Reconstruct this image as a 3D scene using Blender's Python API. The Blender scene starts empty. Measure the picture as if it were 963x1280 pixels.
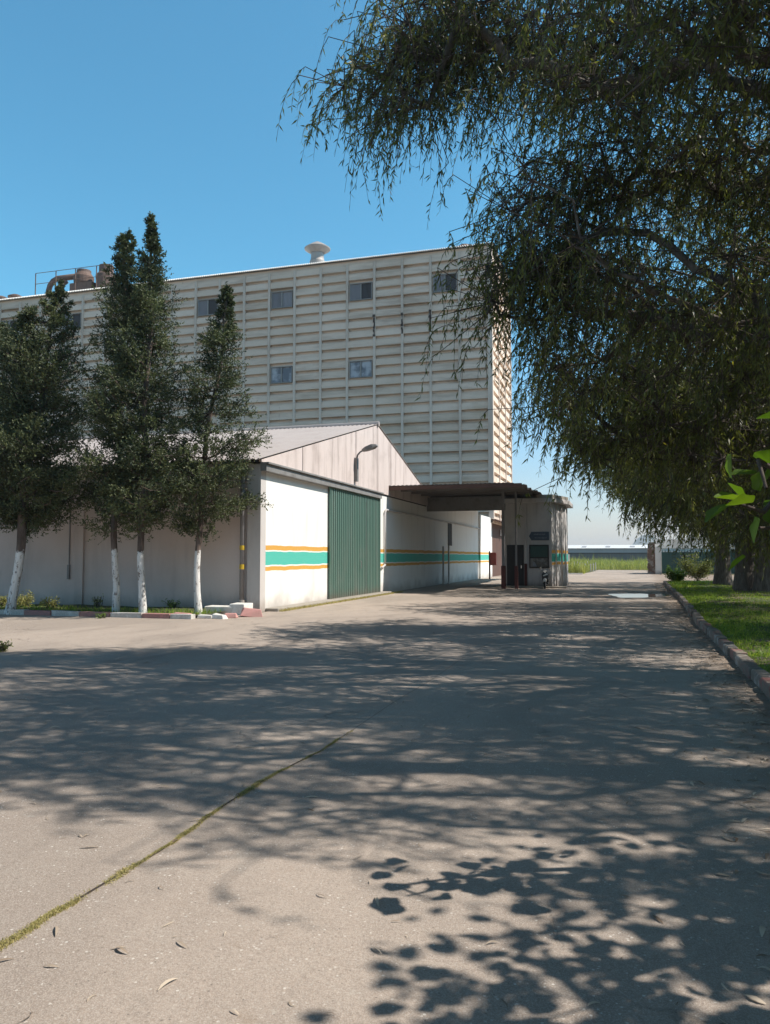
import bpy, math, random
import numpy as np
from mathutils import Vector
R = math.radians
D = bpy.data
S = bpy.context.scene
COL = S.collection

# ------------------------------------------------------------------ camera
EYE = np.array([0.0, 0.0, 1.6]); YAW = R(16.78); PITCH = R(3.29); FPX = 975.0
cam = D.cameras.new('camera'); cam_o = D.objects.new('camera', cam); COL.objects.link(cam_o)
cam.sensor_fit = 'VERTICAL'; cam.sensor_height = 36; cam.lens = FPX / 1280 * 36
cam.clip_start = 0.05; cam.clip_end = 20000
cam_o.location = EYE; cam_o.rotation_euler = (R(90) + PITCH, 0, YAW)
S.camera = cam_o
# ------------------------------------------------------------------ sky, sun, exposure
SUN_EL, SUN_AZ = 50.0, 10.0        # azimuth from +X towards +Y
w = D.worlds.new('World'); S.world = w; w.use_nodes = True
wn = w.node_tree; bg = wn.nodes['Background']
sky = wn.nodes.new('ShaderNodeTexSky'); sky.sky_type = 'NISHITA'; sky.sun_disc = False
sky.sun_elevation = R(SUN_EL); sky.sun_rotation = R(90 - SUN_AZ)
sky.air_density = 1.0; sky.dust_density = 0.6; sky.ozone_density = 1.6; sky.altitude = 50
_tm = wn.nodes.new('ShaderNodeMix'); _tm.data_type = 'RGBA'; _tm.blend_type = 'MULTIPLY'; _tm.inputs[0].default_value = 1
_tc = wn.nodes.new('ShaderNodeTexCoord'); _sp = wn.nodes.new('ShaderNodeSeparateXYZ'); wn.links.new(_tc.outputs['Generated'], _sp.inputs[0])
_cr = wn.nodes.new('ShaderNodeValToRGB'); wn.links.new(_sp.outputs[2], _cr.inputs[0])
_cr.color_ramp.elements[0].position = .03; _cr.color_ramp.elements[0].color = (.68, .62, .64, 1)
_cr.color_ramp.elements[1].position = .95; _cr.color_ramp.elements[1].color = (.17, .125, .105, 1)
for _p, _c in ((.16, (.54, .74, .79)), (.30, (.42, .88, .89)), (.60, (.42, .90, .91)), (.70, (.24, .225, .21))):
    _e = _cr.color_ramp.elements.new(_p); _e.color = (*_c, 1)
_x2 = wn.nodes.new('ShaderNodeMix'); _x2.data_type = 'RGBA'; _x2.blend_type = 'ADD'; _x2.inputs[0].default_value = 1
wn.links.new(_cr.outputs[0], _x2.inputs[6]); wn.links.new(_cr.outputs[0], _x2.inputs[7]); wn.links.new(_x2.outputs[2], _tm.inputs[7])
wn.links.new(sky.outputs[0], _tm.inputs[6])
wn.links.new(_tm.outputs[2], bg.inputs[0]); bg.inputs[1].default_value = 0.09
sl = D.lights.new('sun', 'SUN'); sl.energy = 5.0; sl.angle = R(0.5); sl.color = (1.0, 0.93, 0.84)
so = D.objects.new('sun', sl); COL.objects.link(so)
sdir = Vector((math.cos(R(SUN_EL)) * math.cos(R(SUN_AZ)), math.cos(R(SUN_EL)) * math.sin(R(SUN_AZ)), math.sin(R(SUN_EL))))
so.rotation_euler = sdir.to_track_quat('Z', 'Y').to_euler()
S.view_settings.view_transform = 'Standard'; S.view_settings.look = 'None'
S.view_settings.exposure = 0.35; S.view_settings.gamma = 1
S.cycles.max_bounces = 7; S.cycles.diffuse_bounces = 3; S.cycles.glossy_bounces = 3

# ------------------------------------------------------------------ surveying: photo sight lines to real points
_f = np.array([-math.sin(YAW) * math.cos(PITCH), math.cos(YAW) * math.cos(PITCH), math.sin(PITCH)])
_r = np.array([math.cos(YAW), math.sin(YAW), 0.0]); _u = np.cross(_r, _f)
def ray(px, py): return _f + _r * (px - 481.5) / FPX + _u * (640 - py) / FPX
def G(px, py, z=0.0):
    d = ray(px, py); return EYE + d * (z - EYE[2]) / d[2]
def PY(px, py, Y):
    d = ray(px, py); return EYE + d * Y / d[1]
def PX(px, py, X):
    d = ray(px, py); return EYE + d * X / d[0]
def PD(px, py, dist): return EYE + ray(px, py) * dist
def proj(P):
    P = np.atleast_2d(P) - EYE; z = P @ _f
    return 481.5 + FPX * (P @ _r) / z, 640 - FPX * (P @ _u) / z, z

# ------------------------------------------------------------------ materials
def newmat(name):
    m = D.materials.new(name); m.use_nodes = True
    return m, m.node_tree, m.node_tree.nodes['Principled BSDF']
class NT:
    def __init__(s, nt): s.nt = nt
    def n(s, t, **k):
        x = s.nt.nodes.new('ShaderNode' + t)
        for a, b in k.items(): setattr(x, a, b)
        return x
    def l(s, a, b): s.nt.links.new(a, b)
    def setin(s, sock, v):
        if hasattr(v, 'links'): s.l(v, sock)
        else:
            if isinstance(v, tuple) and len(v) == 3 and sock.type == 'RGBA': v = v + (1,)
            sock.default_value = v
    def math(s, op, a, b=0.0, c=None):
        x = s.n('Math', operation=op); s.setin(x.inputs[0], a); s.setin(x.inputs[1], b)
        if c is not None: s.setin(x.inputs[2], c)
        return x.outputs[0]
    def mix(s, f, a, b, mode='MIX'):
        x = s.n('Mix', data_type='RGBA', blend_type=mode)
        s.setin(x.inputs[0], f); s.setin(x.inputs[6], a); s.setin(x.inputs[7], b)
        return x.outputs[2]
    def pos(s, scale=(1, 1, 1), kind='Object'):
        tc = s.n('TexCoord'); mp = s.n('Mapping'); mp.inputs['Scale'].default_value = scale
        s.l(tc.outputs[kind], mp.inputs[0]); return mp.outputs[0]
    def noise(s, vec, scale=5, detail=6, rough=.6, dist=0):
        x = s.n('TexNoise'); s.l(vec, x.inputs['Vector']); x.inputs['Scale'].default_value = scale
        x.inputs['Detail'].default_value = detail; x.inputs['Roughness'].default_value = rough
        x.inputs['Distortion'].default_value = dist
        return x.outputs[0]
    def vor(s, vec, scale=5, feature='F1', out='Distance', rnd=1.0):
        x = s.n('TexVoronoi', feature=feature); s.l(vec, x.inputs['Vector']); x.inputs['Scale'].default_value = scale
        x.inputs['Randomness'].default_value = rnd
        return x.outputs[out]
    def ramp(s, fac, lo, hi, a=0.0, b=1.0):
        x = s.n('MapRange'); x.interpolation_type = 'SMOOTHSTEP'
        s.setin(x.inputs[0], fac); x.inputs[1].default_value = lo; x.inputs[2].default_value = hi
        x.inputs[3].default_value = a; x.inputs[4].default_value = b
        return x.outputs[0]
    def bump(s, h, strength, dist=.01):
        x = s.n('Bump'); x.inputs['Strength'].default_value = strength; x.inputs['Distance'].default_value = dist
        s.l(h, x.inputs['Height']); return x.outputs[0]

def weathered(name, base, dark, scale=1.5, stretch=(1, 1, .25), amount=.6, rough=.85, bump=.25, metallic=0, fine=40, dark2=None, bumpd=.01):
    """paint, plaster, cement, metal: base colour with streaky dirt and fine grain"""
    m, nt, p = newmat(name); t = NT(nt)
    v = t.pos(stretch); vv = t.pos()
    a = t.noise(v, scale, 8, .65); b = t.noise(vv, scale * .35, 5, .6); f = t.noise(vv, fine, 4, .7)
    k = t.math('MULTIPLY', t.ramp(a, .45, .72), amount)
    c = t.mix(k, base, dark)
    c = t.mix(t.math('MULTIPLY', t.ramp(b, .5, .75), amount * .6), c, dark2 or dark)
    c = t.mix(t.math('MULTIPLY', t.ramp(f, .3, .8), .18), c, tuple(x * .6 for x in base))
    t.l(c, p.inputs['Base Color']); p.inputs['Roughness'].default_value = rough; p.inputs['Metallic'].default_value = metallic
    h = t.math('ADD', t.math('MULTIPLY', a, .5), f)
    t.l(t.bump(h, bump, bumpd), p.inputs['Normal'])
    return m

def striped_wall(name, white, dirt):
    """whitewash with the orange / teal / orange band painted round it"""
    m, nt, p = newmat(name); t = NT(nt)
    geo = t.n('NewGeometry'); sep = t.n('SeparateXYZ'); t.l(geo.outputs['Position'], sep.inputs[0])
    v = t.pos(); vs = t.pos((1, 1, .18))
    wob = t.noise(t.pos((.7, .7, .1)), 1.3, 4, .6)
    z = t.math('ADD', sep.outputs[2], t.math('MULTIPLY', t.math('SUBTRACT', wob, .5), .10))
    def band(lo, hi):
        return t.math('MULTIPLY', t.math('GREATER_THAN', z, lo), t.math('LESS_THAN', z, hi))
    a = t.noise(vs, 1.6, 8, .65); f = t.noise(v, 30, 5, .7); g = t.noise(v, .8, 5, .6)
    low = t.ramp(t.math('ADD', sep.outputs[2], t.math('MULTIPLY', g, 1.1)), 1.15, .45)
    c = t.mix(t.math('MULTIPLY', t.ramp(a, .5, .78), .30), white, dirt)
    c = t.mix(t.math('MULTIPLY', low, .75), c, dirt)
    wear = t.ramp(f, .68, .5, .72, 1)
    c = t.mix(t.math('MULTIPLY', band(1.36, 1.76), wear), c, (.055, .45, .36))
    c = t.mix(t.math('MULTIPLY', t.math('ADD', band(1.19, 1.315), band(1.80, 1.945)), wear), c, (.62, .32, .045))
    peel = t.ramp(t.noise(v, 3.2, 10, .75), .70, .74)
    c = t.mix(t.math('MULTIPLY', peel, .7), c, dirt)
    t.l(c, p.inputs['Base Color']); p.inputs['Roughness'].default_value = .85
    t.l(t.bump(t.math('ADD', f, t.noise(v, 3, 6, .6)), .3, .012), p.inputs['Normal'])
    return m

def leafmat(name, ca, cb, trans=.35, tcol=None, rough=.45):
    m, nt, p = newmat(name); t = NT(nt)
    at = t.n('Attribute', attribute_name='tint')
    c = t.mix(at.outputs['Fac'], ca, cb)
    y = t.ramp(at.outputs['Fac'], .965, .97)
    c = t.mix(t.math('MULTIPLY', y, .8), c, (.22, .20, .03))
    t.l(c, p.inputs['Base Color']); p.inputs['Roughness'].default_value = rough
    p.inputs['Specular IOR Level'].default_value = .4
    tr = t.n('BsdfTranslucent'); t.l(t.mix(1.0, c, tcol or (1.5, 1.7, .6), 'MULTIPLY'), tr.inputs[0])
    mx = t.n('MixShader'); mx.inputs[0].default_value = trans
    out = nt.nodes['Material Output']
    t.l(p.outputs[0], mx.inputs[1]); t.l(tr.outputs[0], mx.inputs[2]); t.l(mx.outputs[0], out.inputs[0])
    return m

def bark(name, c1, c2, paint_to=None):
    m, nt, p = newmat(name); t = NT(nt)
    v = t.pos((1, 1, .22)); vv = t.pos()
    a = t.noise(v, 9, 8, .7); b = t.vor(v, 16)
    c = t.mix(t.ramp(a, .35, .68), c1, c2)
    h = t.math('ADD', a, t.math('MULTIPLY', b, .6))
    if paint_to:
        geo = t.n('NewGeometry'); sep = t.n('SeparateXYZ'); t.l(geo.outputs['Position'], sep.inputs[0])
        zz = t.math('ADD', sep.outputs[2], t.math('MULTIPLY', t.noise(vv, 5, 5, .7), .5))
        k = t.ramp(zz, paint_to + .33, paint_to + .27)
        k = t.math('MULTIPLY', k, t.ramp(t.noise(t.pos((1, 1, .4)), 11, 8, .8), .60, .53))
        c = t.mix(k, c, (.68, .67, .65))
    t.l(c, p.inputs['Base Color']); p.inputs['Roughness'].default_value = .92
    t.l(t.bump(h, .7, .03), p.inputs['Normal'])
    return m

def pavement_mat():
    m, nt, p = newmat('worn_concrete'); t = NT(nt)
    v = t.pos(); vb = t.pos((1, .6, 1))
    big = t.noise(vb, .35, 6, .6, .6); mid = t.noise(v, 2.2, 8, .7); fine = t.noise(v, 60, 4, .75); fin2 = t.noise(v, 170, 3, .8)
    c = t.mix(t.ramp(big, .40, .60), (.40, .324, .268), (.28, .226, .188))
    c = t.mix(t.math('MULTIPLY', t.ramp(mid, .5, .78), .45), c, (.42, .375, .325))
    c = t.mix(t.math('MULTIPLY', t.ramp(mid, .46, .25), .5), c, (.20, .17, .145))
    c = t.mix(t.math('MULTIPLY', t.ramp(fine, .35, .7), .55), c, (.19, .155, .125))
    c = t.mix(t.math('MULTIPLY', t.ramp(fin2, .45, .62), .60), c, (.52, .46, .40))
    # pale aggregate and dark pits
    ag = t.ramp(t.vor(v, 34), .24, .15); keep = t.ramp(t.noise(v, 7, 5, .75), .50, .60)
    c = t.mix(t.math('MULTIPLY', t.math('MULTIPLY', ag, keep), .8), c, (.68, .64, .58))
    ag2 = t.ramp(t.vor(v, 23), .13, .06)
    c = t.mix(t.math('MULTIPLY', ag2, .55), c, (.085, .07, .06))
    # old oil and tyre darkening, rusty leaf stains
    st_ = t.ramp(t.noise(t.pos((1.6, .35, 1)), .9, 6, .6, .4), .55, .75)
    c = t.mix(t.math('MULTIPLY', st_, .38), c, (.17, .14, .118))
    st2 = t.ramp(t.noise(v, 3.4, 7, .7), .60, .70)
    c = t.mix(t.math('MULTIPLY', st2, .30), c, (.24, .165, .105))
    # pale scaled patches
    pt = t.ramp(t.noise(v, 5.5, 6, .65), .66, .70)
    c = t.mix(t.math('MULTIPLY', pt, .45), c, (.47, .43, .375))
    # hairline cracks
    wv = t.n('VectorMath', operation='ADD'); t.l(v, wv.inputs[0])
    nz = t.n('TexNoise'); t.l(v, nz.inputs['Vector']); nz.inputs['Scale'].default_value = 1.3; nz.inputs['Detail'].default_value = 8
    t.l(nz.outputs['Color'], wv.inputs[1])
    ck = t.vor(wv.outputs[0], .55, 'DISTANCE_TO_EDGE')
    crack = t.math('MULTIPLY', t.ramp(ck, .011, .003), t.ramp(t.noise(v, .5, 3, .5), .54, .62))
    c = t.mix(t.math('MULTIPLY', crack, .4), c, (.09, .075, .06))
    # dirt strip that gathers by the right-hand kerb
    geo = t.n('NewGeometry'); sep = t.n('SeparateXYZ'); t.l(geo.outputs['Position'], sep.inputs[0])
    dd = t.math('ADD', t.math('SUBTRACT', sep.outputs[0], t.math('MULTIPLY', sep.outputs[1], .022)), t.math('MULTIPLY', t.math('SUBTRACT', mid, .5), 1.6))
    c = t.mix(t.math('MULTIPLY', t.ramp(dd, .5, 1.5), .55), c, (.19, .13, .085))
    t.l(c, p.inputs['Base Color']); p.inputs['Roughness'].default_value = .9
    h = t.math('ADD', t.math('MULTIPLY', fine, .6), t.math('MULTIPLY', mid, 1.3))
    h = t.math('ADD', h, t.math('MULTIPLY', fin2, .4)); h = t.math('SUBTRACT', h, crack)
    t.l(t.bump(h, .55, .012), p.inputs['Normal'])
    return m

def ground_mat():
    m, nt, p = newmat('soil_and_grass'); t = NT(nt); v = t.pos()
    a = t.noise(v, .6, 8, .65); b = t.noise(v, 12, 6, .7)
    c = t.mix(t.ramp(a, .4, .62), (.055, .085, .022), (.16, .12, .07))
    c = t.mix(t.math('MULTIPLY', b, .5), c, (.05, .045, .025))
    t.l(c, p.inputs['Base Color']); p.inputs['Roughness'].default_value = .95
    t.l(t.bump(b, .8, .04), p.inputs['Normal']); return m

def simple(name, col, rough=.6, metallic=0, spec=.5):
    m, nt, p = newmat(name); t = NT(nt)
    f = t.noise(t.pos(), 14, 6, .7)
    c = t.mix(t.ramp(f, .35, .75), col, tuple(x * .65 for x in col))
    t.l(c, p.inputs['Base Color']); p.inputs['Roughness'].default_value = rough; p.inputs['Metallic'].default_value = metallic
    p.inputs['Specular IOR Level'].default_value = spec
    return m

M = {}
M['pavement'] = pavement_mat()
M['ground'] = ground_mat()
M['stripes'] = striped_wall('striped_whitewash', (.80, .79, .76), (.36, .32, .29))
M['plaster'] = weathered('side_wall_plaster', (.66, .56, .525), (.38, .32, .30), .9, (1, 1, .12), .55)  # plain plaster colour of the long side wall, with streaky dirt
M['pilaster'] = weathered('grey_corner_render', (.56, .53, .51), (.33, .30, .28), 1.5, (1, 1, .2), .5)
M['booth'] = weathered('booth_plaster', (.58, .55, .54), (.2, .18, .18), 1.7, (1, 1, .12), .6)
M['boothstripe'] = striped_wall('booth_striped', (.50, .485, .48), (.30, .28, .28))
M['silo'] = weathered('silo_cladding', (.82, .665, .55), (.37, .27, .20), .55, (.25, 1, 1.8), .75, .8, .2, 0, 12, (.48, .36, .24))
M['silocol'] = weathered('silo_pilaster', (.68, .58, .50), (.40, .30, .23), .8, (1, 1, .1), .6)
M['fibre'] = weathered('fibre_cement', (.64, .545, .51), (.33, .26, .235), 2.6, (1, 1, .09), .7, .9, .3)
M['roof'] = weathered('old_cement_roof', (.35, .315, .305), (.28, .24, .23), 1.2, (1, 1, 1), .6)
M['whiteroof'] = weathered('white_metal_roof', (.74, .74, .73), (.5, .48, .46), 1.0, (1, 1, 1), .3, .5)
M['darkroof'] = weathered('canopy_sheet', (.17, .15, .14), (.085, .07, .06), 1.2, (1, .3, 1), .6)
M['beam'] = weathered('grey_steel_beam', (.25, .245, .24), (.12, .10, .09), 2, (1, 1, 1), .6, .6)
M['green'] = weathered('faded_green_paint', (.105, .195, .16), (.19, .235, .205), 2.3, (1, 1, .10), .75, .6, .25, 0, 60)
M['dkgreen'] = weathered('dark_green_paint', (.025, .075, .065), (.05, .085, .075), 2.0, (1, 1, .2), .5, .6)
M['pipe'] = weathered('old_pipe', (.23, .22, .225), (.12, .10, .09), 3, (1, 1, .4), .6, .6)
M['palepipe'] = weathered('pale_pipe', (.55, .53, .52), (.30, .24, .2), 3, (1, 1, .4), .6, .6)
M['yellow'] = simple('yellow_paint', (.62, .42, .03))
M['dark'] = simple('dark_opening', (.035, .033, .036), .8)
M['dkwood'] = weathered('dark_door', (.055, .055, .06), (.03, .028, .03), 2, (1, 1, .2), .6)
M['brown'] = weathered('brown_door', (.11, .055, .04), (.06, .035, .03), 2, (1, 1, .2), .6)
M['redpaint'] = weathered('faded_red_paint', (.40, .10, .09), (.25, .12, .10), 4, (1, 1, 1), .6)
M['pinkred'] = weathered('pale_red_block', (.52, .27, .25), (.36, .24, .21), 5, (1, 1, 1), .6)
M['dkred'] = weathered('dark_red_paint', (.12, .04, .035), (.07, .03, .03), 4, (1, 1, 1), .6)
M['whiteblock'] = weathered('whitewashed_block', (.72, .70, .66), (.40, .36, .31), 4, (1, 1, 1), .55)
M['rawconc'] = weathered('raw_concrete', (.33, .30, .26), (.2, .17, .14), 4, (1, 1, 1), .6, .95, .5)
M['shutter'] = weathered('window_shutter', (.27, .265, .29), (.20, .19, .2), 3, (1, 1, .2), .5)
M['frame'] = simple('window_frame', (.30, .29, .28))
M['steel'] = weathered('galvanised', (.40, .37, .345), (.34, .27, .23), 2.5, (1, 1, .4), .5, .5, .2)
M['rusty'] = weathered('rusty_duct', (.15, .095, .075), (.08, .05, .04), 2.5, (1, 1, .6), .6, .7)
M['lamp'] = simple('lamp_metal', (.19, .18, .17), .5)
M['tyre'] = simple('rubber', (.02, .02, .022), .8)
M['black'] = simple('black_plastic', (.03, .03, .032), .4)
M['chrome'] = simple('chrome', (.75, .75, .76), .2, .8)
M['white'] = simple('white_plastic', (.78, .78, .78), .35)
M['signblue'] = simple('sign_blue', (.045, .075, .12), .5)
M['signpale'] = simple('sign_pale', (.22, .25, .29), .6)
M['stain'] = simple('dark_soot', (.055, .04, .035), .9)
M['farwall'] = weathered('far_block_wall', (.17, .175, .185), (.10, .10, .105), .4, (1, 1, .4), .6)
M['hangar'] = weathered('far_hangar_wall', (.36, .37, .39), (.26, .26, .27), .1, (1, 1, 1), .4)
M['gatewall'] = weathered('white_gate_wall', (.66, .63, .59), (.36, .31, .27), .9, (1, 1, .4), .8)
M['hill'] = weathered('hill_scrub', (.07, .09, .05), (.12, .11, .07), .004, (1, 1, 1), .6, .95, 0)
M['euc'] = leafmat('eucalyptus_leaf', (.045, .066, .030), (.20, .21, .085), .46, (1.5, 1.55, .55))
M['cyp'] = leafmat('cypress_leaf', (.012, .024, .011), (.14, .16, .065), .14, (1.2, 1.4, .6), .6)
M['figl'] = leafmat('fig_leaf', (.035, .085, .022), (.13, .20, .035), .42, (1.5, 1.6, .3), .35)
M['grassm'] = leafmat('grass_blade', (.12, .23, .03), (.42, .44, .11), .5, (1.3, 1.5, .5), .6)
M['tallgrass'] = leafmat('tall_grass', (.22, .26, .08), (.50, .47, .20), .45, (1.2, 1.3, .6), .7)
M['weedm'] = leafmat('weed_leaf', (.06, .13, .025), (.18, .24, .045), .35, (1.4, 1.6, .5), .5)
M['yweed'] = leafmat('yellow_weed', (.22, .22, .06), (.42, .40, .16), .3, (1.2, 1.2, .6), .6)
M['drym'] = leafmat('dry_leaf', (.15, .10, .065), (.62, .53, .42), .1, (1.2, 1.0, .7), .7)
M['mossm'] = leafmat('joint_moss', (.26, .25, .08), (.60, .50, .25), .25, (1.2, 1.2, .6), .8)
M['bark'] = bark('eucalyptus_bark', (.085, .072, .062), (.20, .175, .155))
M['twig'] = bark('twig_bark', (.06, .045, .038), (.12, .095, .08))
M['cbark'] = bark('cypress_bark', (.07, .05, .04), (.16, .12, .10), 1.7)

def base_dirt(mat, z0, col, amt=.8):
    nt = mat.node_tree; t = NT(nt); p = nt.nodes['Principled BSDF']; src_ = p.inputs['Base Color'].links[0].from_socket
    geo = t.n('NewGeometry'); sep = t.n('SeparateXYZ'); t.l(geo.outputs['Position'], sep.inputs[0])
    zz = t.math('ADD', sep.outputs[2], t.math('MULTIPLY', t.noise(t.pos((1, 1, .5)), 2.2, 7, .7), z0 * 1.3))
    t.l(t.mix(t.math('MULTIPLY', t.ramp(zz, z0 * 1.5, z0 * .55), amt), src_, col), p.inputs['Base Color'])
base_dirt(M['green'], .6, (.17, .13, .10), .75)
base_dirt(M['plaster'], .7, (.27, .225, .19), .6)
base_dirt(M['pilaster'], .6, (.28, .23, .19), .7)
base_dirt(M['booth'], .6, (.17, .14, .12), .8)
base_dirt(M['boothstripe'], .6, (.17, .14, .12), .8)
base_dirt(M['gatewall'], .5, (.25, .21, .17), .7)
def silo_panels(mat):
    nt = mat.node_tree; t = NT(nt); p = nt.nodes['Principled BSDF']; src_ = p.inputs['Base Color'].links[0].from_socket
    geo = t.n('NewGeometry'); sep = t.n('SeparateXYZ'); t.l(geo.outputs['Position'], sep.inputs[0])
    cx = t.math('FLOOR', t.math('DIVIDE', t.math('ADD', sep.outputs[0], 9.85), 2.435)); cz_ = t.math('FLOOR', t.math('DIVIDE', t.math('SUBTRACT', sep.outputs[2], 26.64), 3.34))
    cb = t.n('CombineXYZ'); t.l(cx, cb.inputs[0]); t.l(cz_, cb.inputs[1]); wn_ = t.n('TexWhiteNoise'); t.l(cb.outputs[0], wn_.inputs[0])
    c = t.mix(t.math('MULTIPLY', wn_.outputs['Value'], .30), src_, (.47, .37, .28))
    rust = t.math('MULTIPLY', t.ramp(t.noise(t.pos((1.6, 1.6, .10)), 2.2, 7, .75), .60, .70), t.ramp(t.noise(t.pos((.15, .15, .3)), 1.2, 3, .5), .48, .60))
    c = t.mix(t.math('MULTIPLY', rust, .6), c, (.23, .145, .095))
    lowp = t.math('MULTIPLY', t.ramp(t.noise(t.pos((.10, .1, 1.1)), .8, 6, .7), .42, .66), t.ramp(sep.outputs[2], 19, 8))
    c = t.mix(t.math('MULTIPLY', lowp, .5), c, (.36, .26, .15))
    t.l(c, p.inputs['Base Color'])
silo_panels(M['silo'])

# brick pillar material
m, nt, p = newmat('old_brick'); t = NT(nt)
br = t.n('TexBrick'); t.l(t.pos((1, 1, 1)), br.inputs[0]); br.inputs['Scale'].default_value = 3.2
br.inputs['Color1'].default_value = (.24, .12, .08, 1); br.inputs['Color2'].default_value = (.16, .09, .065, 1); br.inputs['Mortar'].default_value = (.36, .32, .28, 1)
mp = br.inputs[0].links[0].from_node; mp.inputs['Rotation'].default_value = (R(90), 0, 0)
t.l(t.mix(t.ramp(t.noise(t.pos(), 3, 6, .7), .5, .6), br.outputs[0], (.42, .38, .34)), p.inputs['Base Color']); p.inputs['Roughness'].default_value = .9
M['brick'] = m
# kerb: blocks painted in turn red and white, worn
m, nt, p = newmat('kerb_paint'); t = NT(nt)
geo = t.n('NewGeometry'); sep = t.n('SeparateXYZ'); t.l(geo.outputs['Position'], sep.inputs[0])
at = t.n('Attribute', attribute_name='tint'); v = t.pos()
leftside = t.math('LESS_THAN', sep.outputs[0], -5)
c = t.mix(t.math('GREATER_THAN', at.outputs['Fac'], .5), (.42, .40, .37), (.30, .12, .105))
c = t.mix(leftside, c, t.mix(t.math('GREATER_THAN', at.outputs['Fac'], .5), (.70, .68, .64), (.48, .22, .20)))
c = t.mix(t.math('MULTIPLY', t.ramp(t.noise(v, 3.2, 8, .75), .40, .52), t.math('SUBTRACT', 1.0, t.math('MULTIPLY', leftside, .65))), c, (.215, .18, .15))
c = t.mix(t.math('MULTIPLY', t.ramp(t.noise(v, 40, 5, .7), .4, .7), .5), c, (.10, .08, .065))
t.l(c, p.inputs['Base Color']); p.inputs['Roughness'].default_value = .9
t.l(t.bump(t.noise(v, 18, 8, .7), .8, .02), p.inputs['Normal']); M['kerb'] = m
# water
m, nt, p = newmat('puddle_water'); t = NT(nt)
p.inputs['Base Color'].default_value = (.03, .028, .025, 1); p.inputs['Roughness'].default_value = .04; p.inputs['IOR'].default_value = 1.33
t.l(t.bump(t.noise(t.pos(), 6, 3, .5), .03, .01), p.inputs['Normal']); M['water'] = m
# glass
m, nt, p = newmat('dusty_glass'); t = NT(nt)
t.l(t.mix(t.ramp(t.noise(t.pos(), 2.5, 6, .6), .4, .6), (.05, .06, .065), (.17, .18, .19)), p.inputs['Base Color']); p.inputs['Roughness'].default_value = .15
M['glass'] = m
m, nt, p = newmat('pale_window_glass'); t = NT(nt)
t.l(t.mix(t.ramp(t.noise(t.pos(), 1.1, 5, .6), .4, .62), (.13, .135, .16), (.42, .43, .47)), p.inputs['Base Color']); p.inputs['Roughness'].default_value = .25
M['paleglass'] = m

# ------------------------------------------------------------------ mesh helpers
class MB:
    """collects shapes for ONE mesh object"""
    def __init__(s): s.v = []; s.f = []
    def add(s, vs, fs):
        o = len(s.v); s.v += [tuple(float(c) for c in q) for q in vs]; s.f += [tuple(i + o for i in q) for q in fs]; return s
    def box(s, x0, x1, y0, y1, z0, z1):
        return s.add([(x0, y0, z0), (x1, y0, z0), (x1, y1, z0), (x0, y1, z0), (x0, y0, z1), (x1, y0, z1), (x1, y1, z1), (x0, y1, z1)],
                     [(0, 3, 2, 1), (4, 5, 6, 7), (0, 1, 5, 4), (1, 2, 6, 5), (2, 3, 7, 6), (3, 0, 4, 7)])
    def prism(s, poly, axis, a, b):
        """poly of 2-D points extruded along axis from a to b"""
        n = len(poly)
        def mk(q, d):
            return {'x': (d, q[0], q[1]), 'y': (q[0], d, q[1]), 'z': (q[0], q[1], d)}[axis]
        vs = [mk(q, a) for q in poly] + [mk(q, b) for q in poly]
        fs = [tuple(range(n))[::-1], tuple(range(n, 2 * n))] + [(i, (i + 1) % n, (i + 1) % n + n, i + n) for i in range(n)]
        return s.add(vs, fs)
    def tube(s, pts, r, n=10, caps=True):
        pts = [Vector(q) for q in pts]; rs = r if isinstance(r, (list, tuple)) else [r] * len(pts)
        vs = []; fs = []; prev = None
        for i, q in enumerate(pts):
            d = (pts[min(i + 1, len(pts) - 1)] - pts[max(i - 1, 0)]).normalized()
            if prev is None: a = d.orthogonal().normalized()
            else: a = (prev - d * prev.dot(d)).normalized()
            prev = a; b = d.cross(a)
            for k in range(n):
                g = 2 * math.pi * k / n; vs.append(q + (a * math.cos(g) + b * math.sin(g)) * rs[i])
        for i in range(len(pts) - 1):
            for k in range(n): fs.append((i * n + k, i * n + (k + 1) % n, (i + 1) * n + (k + 1) % n, (i + 1) * n + k))
        if caps: fs.append(tuple(range(n))[::-1]); fs.append(tuple(range((len(pts) - 1) * n, len(pts) * n)))
        return s.add(vs, fs)
    def lathe(s, cx, cy, prof, n=20):
        vs = []; fs = []
        for r, z in prof:
            for k in range(n): g = 2 * math.pi * k / n; vs.append((cx + r * math.cos(g), cy + r * math.sin(g), z))
        for i in range(len(prof) - 1):
            for k in range(n): fs.append((i * n + k, i * n + (k + 1) % n, (i + 1) * n + (k + 1) % n, (i + 1) * n + k))
        return s.add(vs, fs)
    def build(s, name, mat, parent=None, smooth=False, bevel=0, label=None):
        me = D.meshes.new(name); me.from_pydata(s.v, [], s.f); me.update()
        me.materials.append(mat)
        if smooth: me.shade_smooth()
        o = D.objects.new(name, me); COL.objects.link(o)
        if parent is not None:
            o.parent = parent; o.matrix_parent_inverse = parent_inv(parent)
        if bevel:
            b = o.modifiers.new('bevel', 'BEVEL'); b.width = bevel; b.segments = 2; b.limit_method = 'ANGLE'
        if label: o['label'] = label
        return o
def world_of(o):
    from mathutils import Matrix
    mt = Matrix.LocRotScale(o.location, o.rotation_euler, o.scale)
    return (world_of(o.parent) @ o.matrix_parent_inverse @ mt) if o.parent else mt
def parent_inv(p): return world_of(p).inverted()
def tag(o, label=None, cat=None, group=None, kind=None):
    for k, v in (('label', label), ('category', cat), ('group', group), ('kind', kind)):
        if v: o[k] = v
    return o
def thing(name, loc, label, cat, group=None):
    o = D.objects.new(name, None); COL.objects.link(o); o.location = [float(c) for c in loc]; o.empty_display_size = .3
    return tag(o, label, cat, group)
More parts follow.
